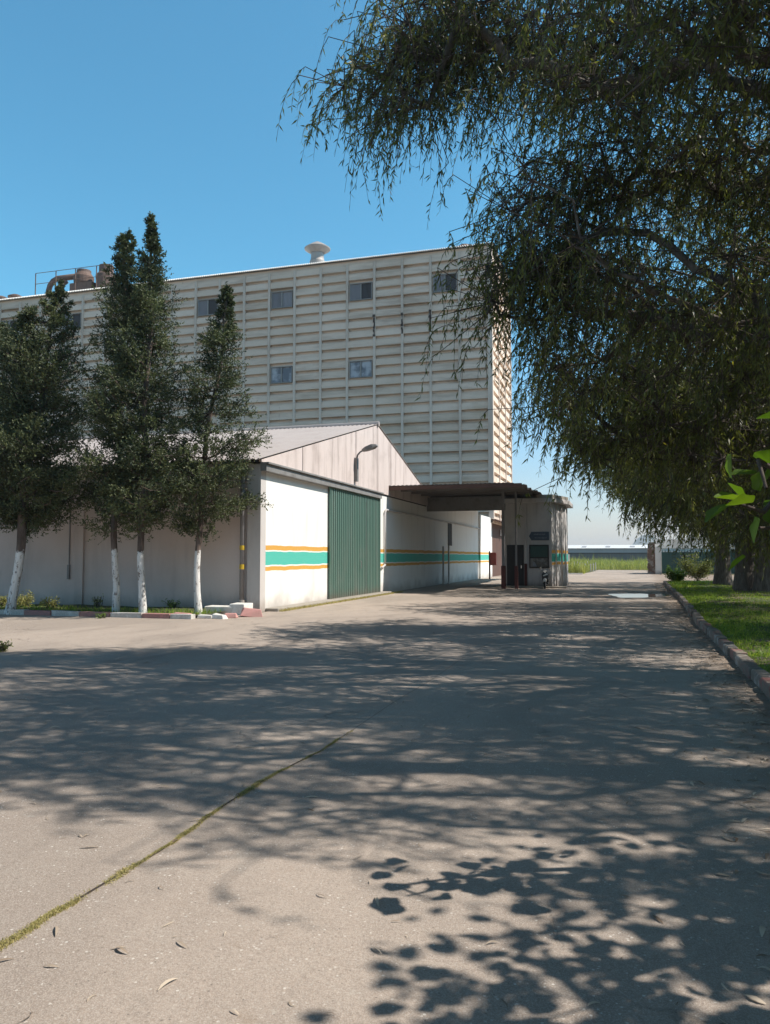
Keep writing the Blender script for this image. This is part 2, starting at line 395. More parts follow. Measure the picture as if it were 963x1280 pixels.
def fastmesh(name, V, F, mat, parent=None, tint=None, nper=4, smooth=False):
    """V (n,3) F (m,nper) arrays; tint = per-vertex value"""
    V = np.ascontiguousarray(V, dtype=np.float32); F = np.ascontiguousarray(F, dtype=np.int32)
    me = D.meshes.new(name); me.vertices.add(len(V)); me.vertices.foreach_set('co', V.ravel())
    me.loops.add(F.size); me.loops.foreach_set('vertex_index', F.ravel())
    me.polygons.add(len(F)); me.polygons.foreach_set('loop_start', np.arange(0, F.size, nper, dtype=np.int32))
    me.update(calc_edges=True)
    if tint is not None:
        a = me.attributes.new('tint', 'FLOAT', 'POINT'); a.data.foreach_set('value', np.ascontiguousarray(tint, dtype=np.float32))
    me.materials.append(mat)
    if smooth: me.shade_smooth()
    o = D.objects.new(name, me); COL.objects.link(o)
    if parent is not None: o.parent = parent; o.matrix_parent_inverse = parent_inv(parent)
    return o
def leaves(P, Dr, L, W, rng, mid=.42, curl=.0):
    """rhombic leaf blades: base P, unit direction Dr, length L, width W -> V, F"""
    n = len(P); rnd = rng.normal(size=(n, 3)); side = np.cross(Dr, rnd); side /= np.linalg.norm(side, axis=1)[:, None] + 1e-9
    nor = np.cross(side, Dr)
    L = L[:, None]; W = W[:, None]
    V = np.empty((n, 4, 3)); V[:, 0] = P; V[:, 2] = P + Dr * L + nor * L * curl
    V[:, 1] = P + Dr * L * mid + side * W * .5; V[:, 3] = P + Dr * L * mid - side * W * .5
    return V.reshape(-1, 3), np.arange(n * 4).reshape(n, 4)
def unit(a): return a / (np.linalg.norm(a, axis=-1, keepdims=True) + 1e-9)

# ------------------------------------------------------------------ branching
def grow(trunk, targets, rng, seg=.7, droop=.0, wander=.10, k_depth=.35):
    """join every target to the nearest suitable point of the growing skeleton"""
    pos = [np.array(q, float) for q in trunk]; par = [-1] + list(range(len(trunk) - 1)); dep = [0.0]
    for i in range(1, len(pos)): dep.append(dep[-1] + np.linalg.norm(pos[i] - pos[i - 1]))
    base = dep[:]; dep = [d * .25 for d in dep]
    order = np.argsort([min(np.linalg.norm(q - t) for q in trunk) for t in targets])
    first = max(1, int(len(trunk) * .35)); tips = []
    for ti in order:
        t = targets[ti]; A = np.array(pos); d = np.linalg.norm(A - t, axis=1) + k_depth * np.array(dep) + 2.5 * np.maximum(0, A[:, 2] - t[2] - .6)
        d[:first] = 1e9
        i = int(np.argmin(d)); s = pos[i]; dist = np.linalg.norm(t - s); n = max(1, int(math.ceil(dist / seg)))
        w = rng.normal(size=3) * wander * dist
        last = i
        for k in range(1, n + 1):
            u = k / n; q = s + (t - s) * u + w * math.sin(math.pi * u) + np.array([0, 0, droop * dist * math.sin(math.pi * u)])
            if k < n: q = q + rng.normal(size=3) * .05 * seg
            pos.append(q); par.append(last); dep.append(dep[last] + dist / n); last = len(pos) - 1
        tips.append(last)
    cnt = np.zeros(len(pos))
    for tp in tips:
        j = tp
        while j >= 0: cnt[j] += 1; j = par[j]
    return np.array(pos), np.array(par), cnt
def limb_mesh(pos, par, r, n=7):
    idx = np.where(par >= 0)[0]; a = pos[par[idx]]; b = pos[idx]; ra = r[par[idx]]; rb = r[idx]
    # a side limb starts at its own thickness
    ra = np.minimum(ra, rb * 1.35)
    d = unit(b - a); up = np.where(np.abs(d[:, 2:3]) > .9, [[1., 0, 0]], [[0, 0, 1.]]); s = unit(np.cross(d, up)); t = np.cross(d, s)
    g = 2 * np.pi * np.arange(n) / n; cs = np.cos(g)[None, :, None]; sn = np.sin(g)[None, :, None]
    A = a[:, None] + (s[:, None] * cs + t[:, None] * sn) * ra[:, None, None]; B = b[:, None] + d[:, None] * (rb[:, None, None] * .3) + (s[:, None] * cs + t[:, None] * sn) * rb[:, None, None]
    V = np.concatenate([A, B], axis=1).reshape(-1, 3)
    k = np.arange(n); f = np.stack([k, (k + 1) % n, (k + 1) % n + n, k + n], 1)
    F = (f[None] + (np.arange(len(idx)) * 2 * n)[:, None, None]).reshape(-1, 4)
    return V, F

# ================================================================== THE SETTING
# ---- ground
GR = 3400.0
mb = MB(); mb.add([(-GR, -300, 0), (GR, -300, 0), (GR, GR, 0), (-GR, GR, 0)], [(0, 1, 2, 3)])
tag(mb.build('ground', M['ground']), kind='structure')
# ---- right-hand kerb line (top edge as seen), in metres
kl = [(1.28, 1.0), (1.40, 4.5)] + [tuple(G(px, py, .15)[:2]) for px, py in ((963, 858), (937, 833), (911, 810), (871, 773), (849, 745), (836, 733), (829, 726))]
kerb_end = kl[-1]
# ---- concrete yard and road
poly = [(-75, -20), (1.2, -20), (1.2, 1.0)] + [(x + .02, y) for x, y in kl[1:]] + [(kerb_end[0] + .3, kerb_end[1] + 1.5), (9.5, kerb_end[1] + 3), (9.5, 74.5), (3.2, 76), (3.0, 99), (-2.6, 99), (-3.0, 84), (-3.6, 75.0), (-9.9, 73.8), (-9.9, 20.6), (-75, 20.6)]
mb = MB(); mb.add([(x, y, .004) for x, y in poly], [tuple(range(len(poly)))])
tag(mb.build('yard_pavement', M['pavement']), kind='structure')
# verge: raised soil behind the kerb
rng = np.random.default_rng(5)
vs = []; fs = []; tint = []
kp = np.array(kl); seglen = np.r_[0, np.cumsum(np.linalg.norm(np.diff(kp, axis=0), axis=1))]
def kat(s): return np.array([np.interp(s, seglen, kp[:, 0]), np.interp(s, seglen, kp[:, 1])])
def kerb_blocks(name, at, total, blk, wd, hgt, rng, first=0, lean=.012, gap=.02, skip=()):
    V = []; F = []; T = []; s = 0; i = first
    while s < total - .1:
        L = blk * rng.uniform(.85, 1.1); e = min(s + L - gap, total)
        a = at(s); b = at(e); d = (b - a) / np.linalg.norm(b - a); nrm = np.array([d[1], -d[0]])
        h0 = hgt + rng.normal() * .009; h1 = hgt + rng.normal() * .009; off = rng.normal() * lean
        if i not in skip:
            o = len(V); c = .02
            for (q, h) in ((a, h0), (b, h1)):
                q = q + nrm * off
                V += [(*q, -.05), (*q, h - c * 1.2), (*(q + nrm * c), h), (*(q + nrm * wd), h + rng.normal() * .006), (*(q + nrm * wd), -.05)]
            for k in range(4): F.append((o + k, o + k + 1, o + k + 6, o + k + 5))
            F.append((o, o + 4, o + 3, o + 2, o + 1)); F.append((o + 5, o + 6, o + 7, o + 8, o + 9)); F.append((o + 4, o, o + 5, o + 9))
            T += [float(i % 2) + rng.uniform(-.2, .2)] * 10
        s += L; i += 1
    me = D.meshes.new(name); me.from_pydata([tuple(map(float, q)) for q in V], [], F); me.update(); me.materials.append(M['kerb'])
    a = me.attributes.new('tint', 'FLOAT', 'POINT'); a.data.foreach_set('value', T)
    ob = D.objects.new(name, me); COL.objects.link(ob)
    bv = ob.modifiers.new('bevel', 'BEVEL'); bv.width = .012; bv.segments = 2; bv.limit_method = 'ANGLE'
    tag(ob, kind='structure'); return ob
kerb_blocks('kerb', kat, seglen[-1], .8, .17, .15, rng)
n = 60; V = []; 
for i in range(n + 1):
    q = kat(seglen[-1] * i / n)
    for j, (dx, z) in enumerate(((.12, .10), (.6, .13), (2, .16), (6, .16), (16, .12), (30, .02))):
        V.append((q[0] + dx, q[1], z + rng.normal() * .012))
F = [(i * 6 + j, i * 6 + j + 1, (i + 1) * 6 + j + 1, (i + 1) * 6 + j) for i in range(n) for j in range(5)]
tag(MB().add(V, F).build('grass_verge', M['ground'], smooth=True), kind='structure')
VERGE_END = kerb_end[1]
# bed under the cypresses, left-hand kerb
KY = G(150, 771)[1]
def lk(s): return np.array([-9.9 - 0.35 - s, KY + .0])
def lk2(s): return np.array([-40 + s, KY])
kx1 = G(262, 771)[0]
kerb_blocks('kerb', lambda s: np.array([-42 + s, KY]), 42 + kx1, .95, .22, .13, rng, first=1, lean=.02)
V = []; nx = 60
for i in range(nx + 1):
    x = -42 + (42 + kx1 + .1) * i / nx
    for j, yy in enumerate((KY + .15, KY + .7, KY + 1.3, 20.7)): V.append((x, yy, .07 + rng.normal() * .02 + .03 * j / 3))
F = [(i * 4 + j, (i + 1) * 4 + j, (i + 1) * 4 + j + 1, i * 4 + j + 1) for i in range(nx) for j in range(3)]
tag(MB().add(V, F).build('planting_bed', M['ground'], smooth=True), kind='structure')

# puddle
rng = np.random.default_rng(2)
pc = G(797, 744.5); pts = []
for k in range(44):
    a = 2 * math.pi * k / 44; rr = 1 + .16 * math.sin(2 * a + 1) + .13 * math.sin(3 * a + .5) + .08 * math.sin(5 * a) + .05 * math.sin(9 * a + 2)
    pts.append((pc[0] + 1.02 * rr * math.cos(a), pc[1] + 2.0 * rr * math.sin(a), .008))
tag(MB().add(pts, [tuple(range(44))]).build('puddle_water', M['water']), kind='structure')

# hill far away, real size
rng = np.random.default_rng(8)
nx, ny = 60, 24; hc = PD(806, 690, 2700); V = []
ph = rng.uniform(0, 6, 8)
for j in range(ny + 1):
    for i in range(nx + 1):
        u = (i / nx - .5) * 2; v = (j / ny - .5) * 2
        x = hc[0] + u * 420; y = hc[1] + v * 320
        h = 50 * math.exp(-((u * 420) / 55) ** 2 - (v * 1.8) ** 2) + 34 * math.exp(-((u * 420 - 60) / 130) ** 2 - (v * 1.6) ** 2) + 14 * math.exp(-((u * 420 - 150) / 160) ** 2 - (v * 1.5) ** 2)
        h += 1.4 * math.sin(u * 31 + ph[0] + v * 7) + 1.0 * math.sin(u * 67 + ph[1] + v * 13)
        V.append((x, y, h - 5 if max(abs(u), abs(v)) < .99 else -.4))
V = [(x, y, max(z, -.5)) for x, y, z in V]
F = [(j * (nx + 1) + i, j * (nx + 1) + i + 1, (j + 1) * (nx + 1) + i + 1, (j + 1) * (nx + 1) + i) for j in range(ny) for i in range(nx)]
tag(MB().add(V, F).build('hills', M['hill'], smooth=True), kind='structure')

# haze: the air itself
m = D.materials.new('haze_air'); m.use_nodes = True; nt = m.node_tree; nt.nodes.clear()
o_ = nt.nodes.new('ShaderNodeOutputMaterial'); pv = nt.nodes.new('ShaderNodeVolumePrincipled')
pv.inputs['Color'].default_value = (.86, .92, 1.0, 1); pv.inputs['Density'].default_value = .00032; pv.inputs['Anisotropy'].default_value = .2
nt.links.new(pv.outputs[0], o_.inputs['Volume'])
HZ = MB().box(-GR - 20, GR + 20, -320, GR + 20, -1.5, 75).build('haze', m); tag(HZ, kind='stuff')

# ================================================================== SILO BUILDING
SY = 62.0; SX = -9.85; ST = 26.95; SB = 62.0 + 11.6
silo = thing('silo_building', (-37, SY, 0), 'tall ribbed beige concrete grain silo with rows of small windows, behind the green door warehouse', 'building')
BAY = 2.435; NB = 23; ROW = .835; SZ0 = 4.6
mb = MB()
# front: each row flares out to a shelf and is undercut below
rows = []; z = ST - .31
while z > SZ0 - .5: rows.append(z); z -= ROW
X0 = SX - NB * BAY
def profile(zt, out, d0):   # (offset, z) points from top to bottom of one row; offset grows outward
    return [(d0 - .16, zt), (d0 + .10, zt - .05), (d0 + .15, zt - ROW + .27), (d0 + .16, zt - ROW + .245), (d0 - .16, zt - ROW + .21), (d0 - .16, zt - ROW)]
rngs = np.random.default_rng(3)
windows_top = [1 + 3 * k for k in range(7)]; windows_mid = [4, 7]
def in_window(b, zt):
    zc = zt - ROW / 2
    return (b in windows_top and 23.3 < zc < 24.97) or (b in windows_mid and 16.6 < zc < 18.3)
for b in range(NB):
    xa = SX - b * BAY; xb = xa - BAY
    for zt in rows:
        if in_window(b, zt):
            mb.add([(xa, SY + .02, zt), (xb, SY + .02, zt), (xb, SY + .02, zt - ROW), (xa, SY + .02, zt - ROW)], [(0, 1, 2, 3)]); continue
        j = rngs.normal() * .006
        pr = profile(zt, 1, 0)
        vs = [(xa, SY - o + j, zz) for o, zz in pr] + [(xb, SY - o + j, zz) for o, zz in pr]; k = len(pr)
        mb.add(vs, [(i, i + 1, i + 1 + k, i + k) for i in range(k - 1)])
        if ((rows.index(zt)) % 4) == 3:   # panel joint
            mb.box(xb, xa, SY - .045, SY - .0, zt - ROW - .02, zt - ROW + .025)
# right-hand side
for sb in range(3):
    ya = SY + sb * 3.86; yb = ya + 3.86
    for zt in rows:
        pr = profile(zt, 1, 0)
        vs = [(SX + o, ya, zz) for o, zz in pr] + [(SX + o, yb, zz) for o, zz in pr]; k = len(pr)
        mb.add(vs, [(i, i + 1, i + 1 + k, i + k) for i in range(k - 1)])
mb.box(X0, SX, SY, SB, ST - .35, ST)
mb.box(X0 + .1, SX - .40, SY + .18, SB, 0, ST - .4)
mb.build('wall', M['silo'], silo)
for b in range(NB + 1):
    x = SX - b * BAY
    if b == 0: MB().box(SX - .14, SX + .26, SY - .26, SY + .16, SZ0, ST - .02).build('pilaster', M['silocol'], silo)
    else: MB().box(x - .10, x + .10, SY - .215, SY + .01, SZ0, ST - .36).build('pilaster', M['silocol'], silo)
for sb in (1, 2, 3):
    y = SY + sb * 3.86; MB().box(SX - .01, SX + .20, y - .09, y + .09, SZ0, ST - .36).build('pilaster', M['silocol'], silo)
def silo_window(b, z0, z1, open_right, pale=False):
    xa = SX - b * BAY - .22; xb = SX - (b + 1) * BAY + .22; xm = (xa + xb) / 2
    f = MB(); t_ = .06
    f.box(xb, xa, SY - .19, SY + .0, z1 - t_, z1); f.box(xb, xa, SY - .21, SY + .0, z0, z0 + t_)
    f.box(xb, xb + t_, SY - .15, SY, z0 + t_, z1 - t_); f.box(xa - t_, xa, SY - .15, SY, z0 + t_, z1 - t_); f.box(xm - .05, xm + .05, SY - .16, SY, z0 + t_, z1 - t_)
    wo = f.build('window', M['frame'], silo)
    g = MB()
    if pale: g.box(xb + t_, xm - .05, SY - .06, SY - .02, z0 + t_, z1 - t_)
    else:
        n_ = 12; ws = (xm - .05 - xb - t_) / n_
        for i in range(n_): g.box(xb + t_ + i * ws, xb + t_ + (i + .62) * ws, SY - .09, SY - .04, z0 + t_, z1 - t_); g.box(xb + t_ + (i + .62) * ws, xb + t_ + (i + 1) * ws, SY - .06, SY - .04, z0 + t_, z1 - t_)
    g.build('pane', M['paleglass'] if pale else M['shutter'], wo)
    MB().box(xm + .05, xa - t_, SY - .05, SY - .02, z0 + t_, z1 - t_).build('pane', M['paleglass'] if pale else (M['dkwood'] if open_right else M['shutter']), wo)
for b in windows_top: silo_window(b, 23.42, 24.9, b != 7)
for b in windows_mid: silo_window(b, 16.74, 18.2, False, True)
# soot streaks below broken joints
for px in (471, 505, 540):
    b = min(range(NB), key=lambda q: abs(proj([SX - q * BAY, SY, 20])[0][0] - px)); x = SX - b * BAY
    s_ = MB(); rr = random.Random(px)
    for k in range(9):
        zc = 21.9 - k * .2 + rr.uniform(-.04, .04); wd = rr.uniform(.04, .10); s_.box(x - wd + rr.uniform(-.05, .05), x + wd, SY - .228 - .001 * k, SY - .15, zc - .13, zc + .1 - .004 * k)
    s_.build('stain', M['stain'], silo, label='dark rust streak on the front of the silo')
# roof: corrugated sheet edge
r_ = MB(); n_ = int((SX + .45 - X0) / .19); V = []; F = []
for i in range(n_ * 2 + 1):
    x = X0 + i * .095; zz = ST + .04 + (.09 if i % 2 else -.04)
    V += [(x, SY - .22, zz + .05), (x, SB + .3, zz + .2), (x, SY - .40, zz - .04)]
F = []
for i in range(n_ * 2): F += [(3 * i, 3 * (i + 1), 3 * (i + 1) + 1, 3 * i + 1), (3 * i + 2, 3 * i, 3 * i + 3, 3 * i + 5)]
r_.add(V, F); r_.build('roof', M['whiteroof'], silo)
# big mushroom ventilator
def vent(px, py_base, Yd, sc, name='roof_vent'):
    x = PY(px, py_base, Yd)[0]; z0 = ST + .05
    a = MB().lathe(x, Yd, [(.0, z0), (.68 * sc, z0), (.68 * sc, z0 + .75 * sc), (.58 * sc, z0 + .95 * sc), (.55 * sc, z0 + 1.5 * sc), (.6 * sc, z0 + 1.7 * sc), (0, z0 + 1.7 * sc)], 24)
    v_ = a.build(name, M['steel'], silo, smooth=False)
    MB().lathe(x, Yd, [(.6 * sc, z0 + 1.5 * sc), (1.12 * sc, z0 + 1.84 * sc), (1.14 * sc, z0 + 1.92 * sc), (.6 * sc, z0 + 2.28 * sc), (.2 * sc, z0 + 2.5 * sc), (0, z0 + 2.52 * sc)], 24).build('cap', M['steel'], v_)
    return v_
vent(397, 330, SY + 1.3, 1.02)
def small_vent(px, sc):
    x = PY(px, 370, SY + 3)[0]; z0 = ST; y = SY + 3
    v_ = MB().lathe(x, y, [(.55 * sc, z0), (.55 * sc, z0 + .6), (.42 * sc, z0 + .62), (.42 * sc, z0 + 1.45), (0, z0 + 1.45)], 18).build('roof_vent', M['steel'], silo)
    MB().lathe(x, y, [(.3 * sc, z0 + 1.2), (.85 * sc, z0 + 1.42), (.85 * sc, z0 + 1.55), (.4 * sc, z0 + 1.75), (0, z0 + 1.8)], 18).build('cap', M['rusty'], v_)
small_vent(20, .9); small_vent(2, .9)
# dust extraction plant on the roof
EY = SY + 3.0
def ex(px): return PY(px, 350, EY)[0]
pl = MB().box(ex(54), ex(150), EY - 1.2, EY + 1.4, ST + .1, ST + .75); pl.box(ex(95), ex(122), EY - .9, EY + 1, ST + .75, ST + 1.9)
plant = pl.build('dust_plant', M['rusty'], silo)
arc = [(ex(61), EY, ST + .7), (ex(61), EY, ST + 1.6), (ex(63), EY, ST + 2.3), (ex(67), EY, ST + 2.75), (ex(72), EY, ST + 2.95), (ex(100), EY, ST + 2.95)]
MB().tube(arc, .27, 12).build('duct', M['rusty'], plant, smooth=True)
MB().tube([(ex(76), EY, ST + .7), (ex(76), EY, ST + 1.9), (ex(78), EY, ST + 2.3), (ex(83), EY, ST + 2.6)], .3, 12).build('duct', M['rusty'], plant, smooth=True)
MB().lathe(ex(105), EY, [(.3, ST + .8), (.95, ST + 2.1), (1.0, ST + 2.7), (.7, ST + 3.15), (.7, ST + 3.4), (0, ST + 3.42)], 20).build('cyclone', M['rusty'], plant)
MB().lathe(ex(133), EY, [(.5, ST + .7), (.95, ST + 1.2), (1.0, ST + 2.6), (.7, ST + 2.9), (.7, ST + 3.6), (0, ST + 3.65)], 20).build('cyclone', M['rusty'], plant)
rl = MB()
for px in (56, 81, 105, 131, 150): rl.box(ex(px) - .035, ex(px) + .035, EY - 1.3, EY - 1.23, ST + .1, ST + 3.2)
for zz in (ST + 3.2, ST + 2.1): rl.tube([(ex(56), EY - 1.26, zz), (ex(150), EY - 1.26, zz)], .03, 6)
rl.build('railing', M['rusty'], plant)
MB().lathe(PY(581, 306, SY + 2)[0], SY + 2, [(.9, ST), (.9, ST + .5), (.5, ST + 1.0), (0, ST + 1.1)], 12).build('roof_vent', M['rusty'], silo)
# base: loading passage wall with doorway at road side
b_ = MB(); dy0, dy1 = PX(615.5, 700, SX)[1], PX(629, 700, SX)[1]
b_.box(SX - .3, SX + .0, 57.0, dy0, 0, SZ0 + .1); b_.box(SX - .3, SX, dy1, SB, 0, SZ0 + .1); b_.box(SX - .3, SX, dy0, dy1, 4.5, SZ0 + .1)
b_.build('base_wall', M['stripes'], silo)
MB().box(SX - .25, SX - .04, dy0, dy1, 0, 4.5).build('door', M['brown'], silo)
MB().prism([(SX, 4.75), (SX + .9, 4.35), (SX + .9, 4.28), (SX, 4.6)], 'y', dy0 - .3, dy1 + .3).build('awning', M['brown'], silo)
MB().box(SX + .05, SX + .35, dy0 + 4.2, dy0 + 4.6, 3.4, 3.9).build('wall_lamp', M['white'], silo)

# ================================================================== WAREHOUSE
WX = -10.0; WY0 = PX(325.5, 700, WX)[1]; WYA = PX(470, 560, WX)[1]; WY1 = WYA + (WYA - WY0)
EAV = 4.45; APX = PX(470.5, 532, WX)[2]
DY0, DY1 = PX(411, 680, WX)[1], PX(470, 680, WX)[1]
wh = thing('warehouse', (-25, WYA, 0), 'low white gabled warehouse with green sliding door and orange and teal painted stripes', 'warehouse')
LW = -46.0
# long wall facing the cypresses, and corner pilaster
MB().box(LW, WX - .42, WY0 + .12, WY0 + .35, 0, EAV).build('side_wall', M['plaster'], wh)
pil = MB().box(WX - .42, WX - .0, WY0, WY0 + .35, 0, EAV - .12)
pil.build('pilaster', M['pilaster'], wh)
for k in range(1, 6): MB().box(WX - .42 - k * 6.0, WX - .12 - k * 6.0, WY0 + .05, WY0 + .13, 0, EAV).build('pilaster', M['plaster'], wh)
# white wall of the gable side (door opening left free), runs on under the canopy
wl = MB(); wl.box(WX - .3, WX, WY0 + .35, DY0, 0, 4.28); wl.box(WX - .3, WX, DY1, 57.0, 0, 4.30); wl.box(WX - .3, WX - .0, WY1 - 2, 57.0, 4.3, 5.3)
wl.build('front_wall', M['stripes'], wh)
MB().box(WX - .28, WX - .22, DY0, DY1, 0, 4.28).build('door_backing', M['dark'], wh)
# gable sheets above the rail, butted with dark joints
seams = [WY0 - .12] + [PX(px, 560, WX)[1] for px in (376, 413, 443)] + [WYA] + [PX(px, 560, WX)[1] for px in (487, 503)] + [WY1 + .12]
gy = lambda y: EAV + (APX - EAV) * (1 - abs(y - WYA) / (WYA - WY0)) 
gb = MB(); ZB = 4.36
for i in range(len(seams) - 1):
    a, b = seams[i] + .018, seams[i + 1] - .018
    poly = [(a, ZB), (b, ZB), (b, max(gy(b), ZB + .02)), (a, max(gy(a), ZB + .02))]
    gb.prism(poly, 'x', WX - .02 + .006 * (i % 2), WX + .07 + .006 * (i % 2))
gb.build('gable_cladding', M['fibre'], wh)
MB().prism([(WY0, ZB - .05), (WY1, ZB - .05), (WY1, EAV - .06), (WYA, APX - .08), (WY0, EAV - .06)], 'x', WX - .25, WX - .03).build('gable_wall', M['dark'], wh)
# rail beam over the door
bm_ = MB(); bm_.box(WX + .005, WX + .20, WY0 - .05, DY1 + .25, 4.10, 4.30); bm_.box(WX + .005, WX + .27, WY0 - .05, DY1 + .3, 4.305, 4.355)
bm_.build('door_rail', M['beam'], wh)
# sliding door: trapezoidal vertical ribs
dr = MB(); n_ = 28; pw = (DY1 - DY0 + .25) / n_; prof = []
for i in range(n_):
    y = DY0 - .05 + i * pw; prof += [(y, 0), (y + pw * .38, 0), (y + pw * .48, .055), (y + pw * .86, .055)]
prof.append((DY0 - .05 + n_ * pw, 0))
V = []
for y, o in prof: V += [(WX + .05 + o, y, .06), (WX + .05 + o, y, 4.12)]
dr.add(V, [(2 * i, 2 * i + 2, 2 * i + 3, 2 * i + 1) for i in range(len(prof) - 1)])
dr.box(WX + .045, WX + .115, DY0 - .11, DY0 - .05, .05, 4.12); dr.box(WX + .045, WX + .13, DY1 + .2, DY1 + .27, .05, 4.12)
sd = dr.build('sliding_door', M['green'], wh)
ym = (DY0 + DY1) / 2 + .3
MB().tube([(WX + .12, ym, 1.15), (WX + .2, ym, 1.17), (WX + .2, ym, 1.42), (WX + .12, ym, 1.44)], .016, 8).build('handle', M['beam'], sd)
MB().box(WX + .108, WX + .125, DY1 - 1.7, DY1 - 1.66, .3, 3.9).build('door_seam', M['dark'], sd)
MB().box(WX + .0, WX + .42, WY0 + .35, DY1 + 1.0, -.05, .10).build('plinth', M['rawconc'], wh, bevel=.03)
# roof: two corrugated slopes
def slope(y0, z0, y1, z1, xa, xb, name):
    n_ = int((xb - xa) / .1); V = []; 
    for i in range(n_ + 1):
        x = xa + i * .1; h = .045 if i % 2 else 0
        V += [(x, y0, z0 + h), (x, y1, z1 + h)]
    F = [(2 * i, 2 * i + 2, 2 * i + 3, 2 * i + 1) for i in range(n_)]
    o = MB().add(V, F).build(name, M['roof'], wh)
    s = o.modifiers.new('thick', 'SOLIDIFY'); s.thickness = .02; return o
sl_ = (APX - EAV) / (WYA - WY0)
slope(WY0 - .35, EAV - .35 * sl_ + .03, WYA, APX + .03, LW, WX + .13, 'roof_slope')
slope(WYA, APX + .03, WY1 + .4, EAV - .4 * sl_ + .03, LW, WX + .13, 'roof_slope')
MB().tube([(LW, WYA, APX + .06), (WX + .15, WYA, APX + .06)], .11, 8).build('ridge_cap', M['roof'], wh)
# downpipe with yellow bands by the corner
dpx = WX - .55
dp = MB().tube([(dpx, WY0 - .02, EAV - .3), (dpx, WY0 - .06, EAV - .5), (dpx, WY0 - .06, .1)], .07, 12).build('downpipe', M['pipe'], wh, smooth=True)
for z0, z1 in ((1.80, 1.93), (1.24, 1.38)): MB().tube([(dpx, WY0 - .06, z0), (dpx, WY0 - .06, z1)], .078, 12).build('painted_band', M['yellow'], dp)
MB().tube([(dpx, WY0 - .06, .1), (dpx, WY0 - .06, .35)], .1, 12).build('shoe', M['steel'], dp)
# faint old pipe stub on the long wall
sp = MB(); qx = PY(83, 740, WY0)[0]
sp.box(qx - .04, qx + .04, WY0 + .06, WY0 + .118, .9, 1.35); sp.box(qx - .015, qx + .015, WY0 + .09, WY0 + .118, 1.35, 4.0)
sp.build('conduit', M['pipe'], wh)
# wall lamp on the gable
ly = PX(441.5, 600, WX)[1]; lz0 = PX(441.5, 602, WX)[2]; lz1 = PX(443, 575, WX)[2]
lp = MB().box(WX + .08, WX + .2, ly - .09, ly + .09, lz0, lz1 + .05).build('street_lamp_bracket', M['lamp'], wh)
MB().tube([(WX + .15, ly, lz1), (WX + .18, ly + .03, lz1 + .18), (WX + .28, ly + .06, lz1 + .30), (WX + .42, ly + .1, lz1 + .38)], .035, 8).build('arm', M['lamp'], lp, smooth=True)
hd = MB(); c0 = Vector((WX + .36, ly + .1, lz1 + .34)); 
for k in range(1):
    dx = Vector((.95, .10, .32)).normalized(); sy = Vector((0, 1, 0)); uz = dx.cross(sy).normalized() * -1
    P_ = []
    for (a, wd, th) in ((0, .09, .06), (.18, .15, .10), (.45, .17, .11), (.62, .10, .05)):
        for (s1, s2) in ((-1, -1), (1, -1), (1, .6), (-1, .6)): P_.append(c0 + dx * a + sy * wd * s1 + uz * th * s2)
    F = [(0, 1, 2, 3)[::-1], (12, 13, 14, 15)] + [(4 * i + k2, 4 * i + (k2 + 1) % 4, 4 * i + 4 + (k2 + 1) % 4, 4 * i + 4 + k2) for i in range(3) for k2 in range(4)]
    hd.add(P_, F)
hd.build('lamp_head', M['lamp'], lp, bevel=.02)
# pipework round the recess
py0 = PX(479.5, 700, WX)[1]; py1 = PX(600, 700, WX)[1]
MB().tube([(WX + .08, py0, 1.25), (WX + .08, py0, 3.55), (WX + .08, py0 + .15, 3.68), (WX + .08, py1 - .2, 3.68), (WX + .08, py1, 3.55), (WX + .08, py1, .1)], .045, 8).build('service_pipe', M['palepipe'], wh, smooth=True)
MB().tube([(WX + .08, py0, 1.25), (WX + .08, py0 - .5, 1.12)], .045, 8).build('service_pipe', M['palepipe'], wh)
for px, py in ((549, 683), (556, 682)):
    y = PX(px, 700, WX)[1]; MB().tube([(WX + .25, y, 0), (WX + .25, y, PX(px, py, WX)[2])], .05, 8).build('service_pipe', M['palepipe'], wh)
y = PX(562.5, 700, WX)[1]; MB().box(WX - .02, WX + .03, y - .55, y + .55, PX(562, 682, WX)[2], PX(562, 654, WX)[2]).build('vent_slot', M['dark'], wh)

# ================================================================== LOADING CANOPY
CY0 = PX(487, 608, WX + .1)[1]; CY1 = 57.5; CX0 = WX + .02; CX1 = -3.9; CZ0 = 4.78; CZ1 = 5.32
can = thing('loading_canopy', (-7, 45, 0), 'dark sheet metal canopy over the truck bay between the warehouse and the booth', 'canopy')
rngc = np.random.default_rng(4)
n_ = 62; ny = 26; V = []
cz = lambda y: CZ0 + (CZ1 - CZ0) * (y - CY0) / (CY1 - CY0)
for i in range(n_ + 1):
    x = CX0 + (CX1 - CX0) * i / n_
    for j in range(ny + 1):
        y = CY0 + (CY1 - CY0) * j / ny
        e = 0
        if i >= n_ - 6: e = rngc.normal() * .03 * (i - n_ + 7) / 7 - .10 * (i - n_ + 6) / 6
        xx = x + (rngc.normal() * .10 if i == n_ else 0)
        V.append((xx, y, cz(y) + (.03 if i % 2 else 0) + e))
F = [(i * (ny + 1) + j, (i + 1) * (ny + 1) + j, (i + 1) * (ny + 1) + j + 1, i * (ny + 1) + j + 1) for i in range(n_) for j in range(ny)]
ro = MB().add(V, F).build('roof_sheet', M['darkroof'], can); sm = ro.modifiers.new('thick', 'SOLIDIFY'); sm.thickness = .015
MB().box(CX0, CX1 - .1, CY0 + .0, CY0 + .1, CZ0 - .19, CZ0 - .025).build('fascia', M['brown'], can)
pr_ = MB()
for k in range(1, 12):
    y = CY0 + (CY1 - CY0) * k / 12; pr_.box(CX0, CX1 - .15, y - .04, y + .04, cz(y) - .14, cz(y) - .02)
pr_.build('purlin', M['darkroof'], can)
BY = 41.0
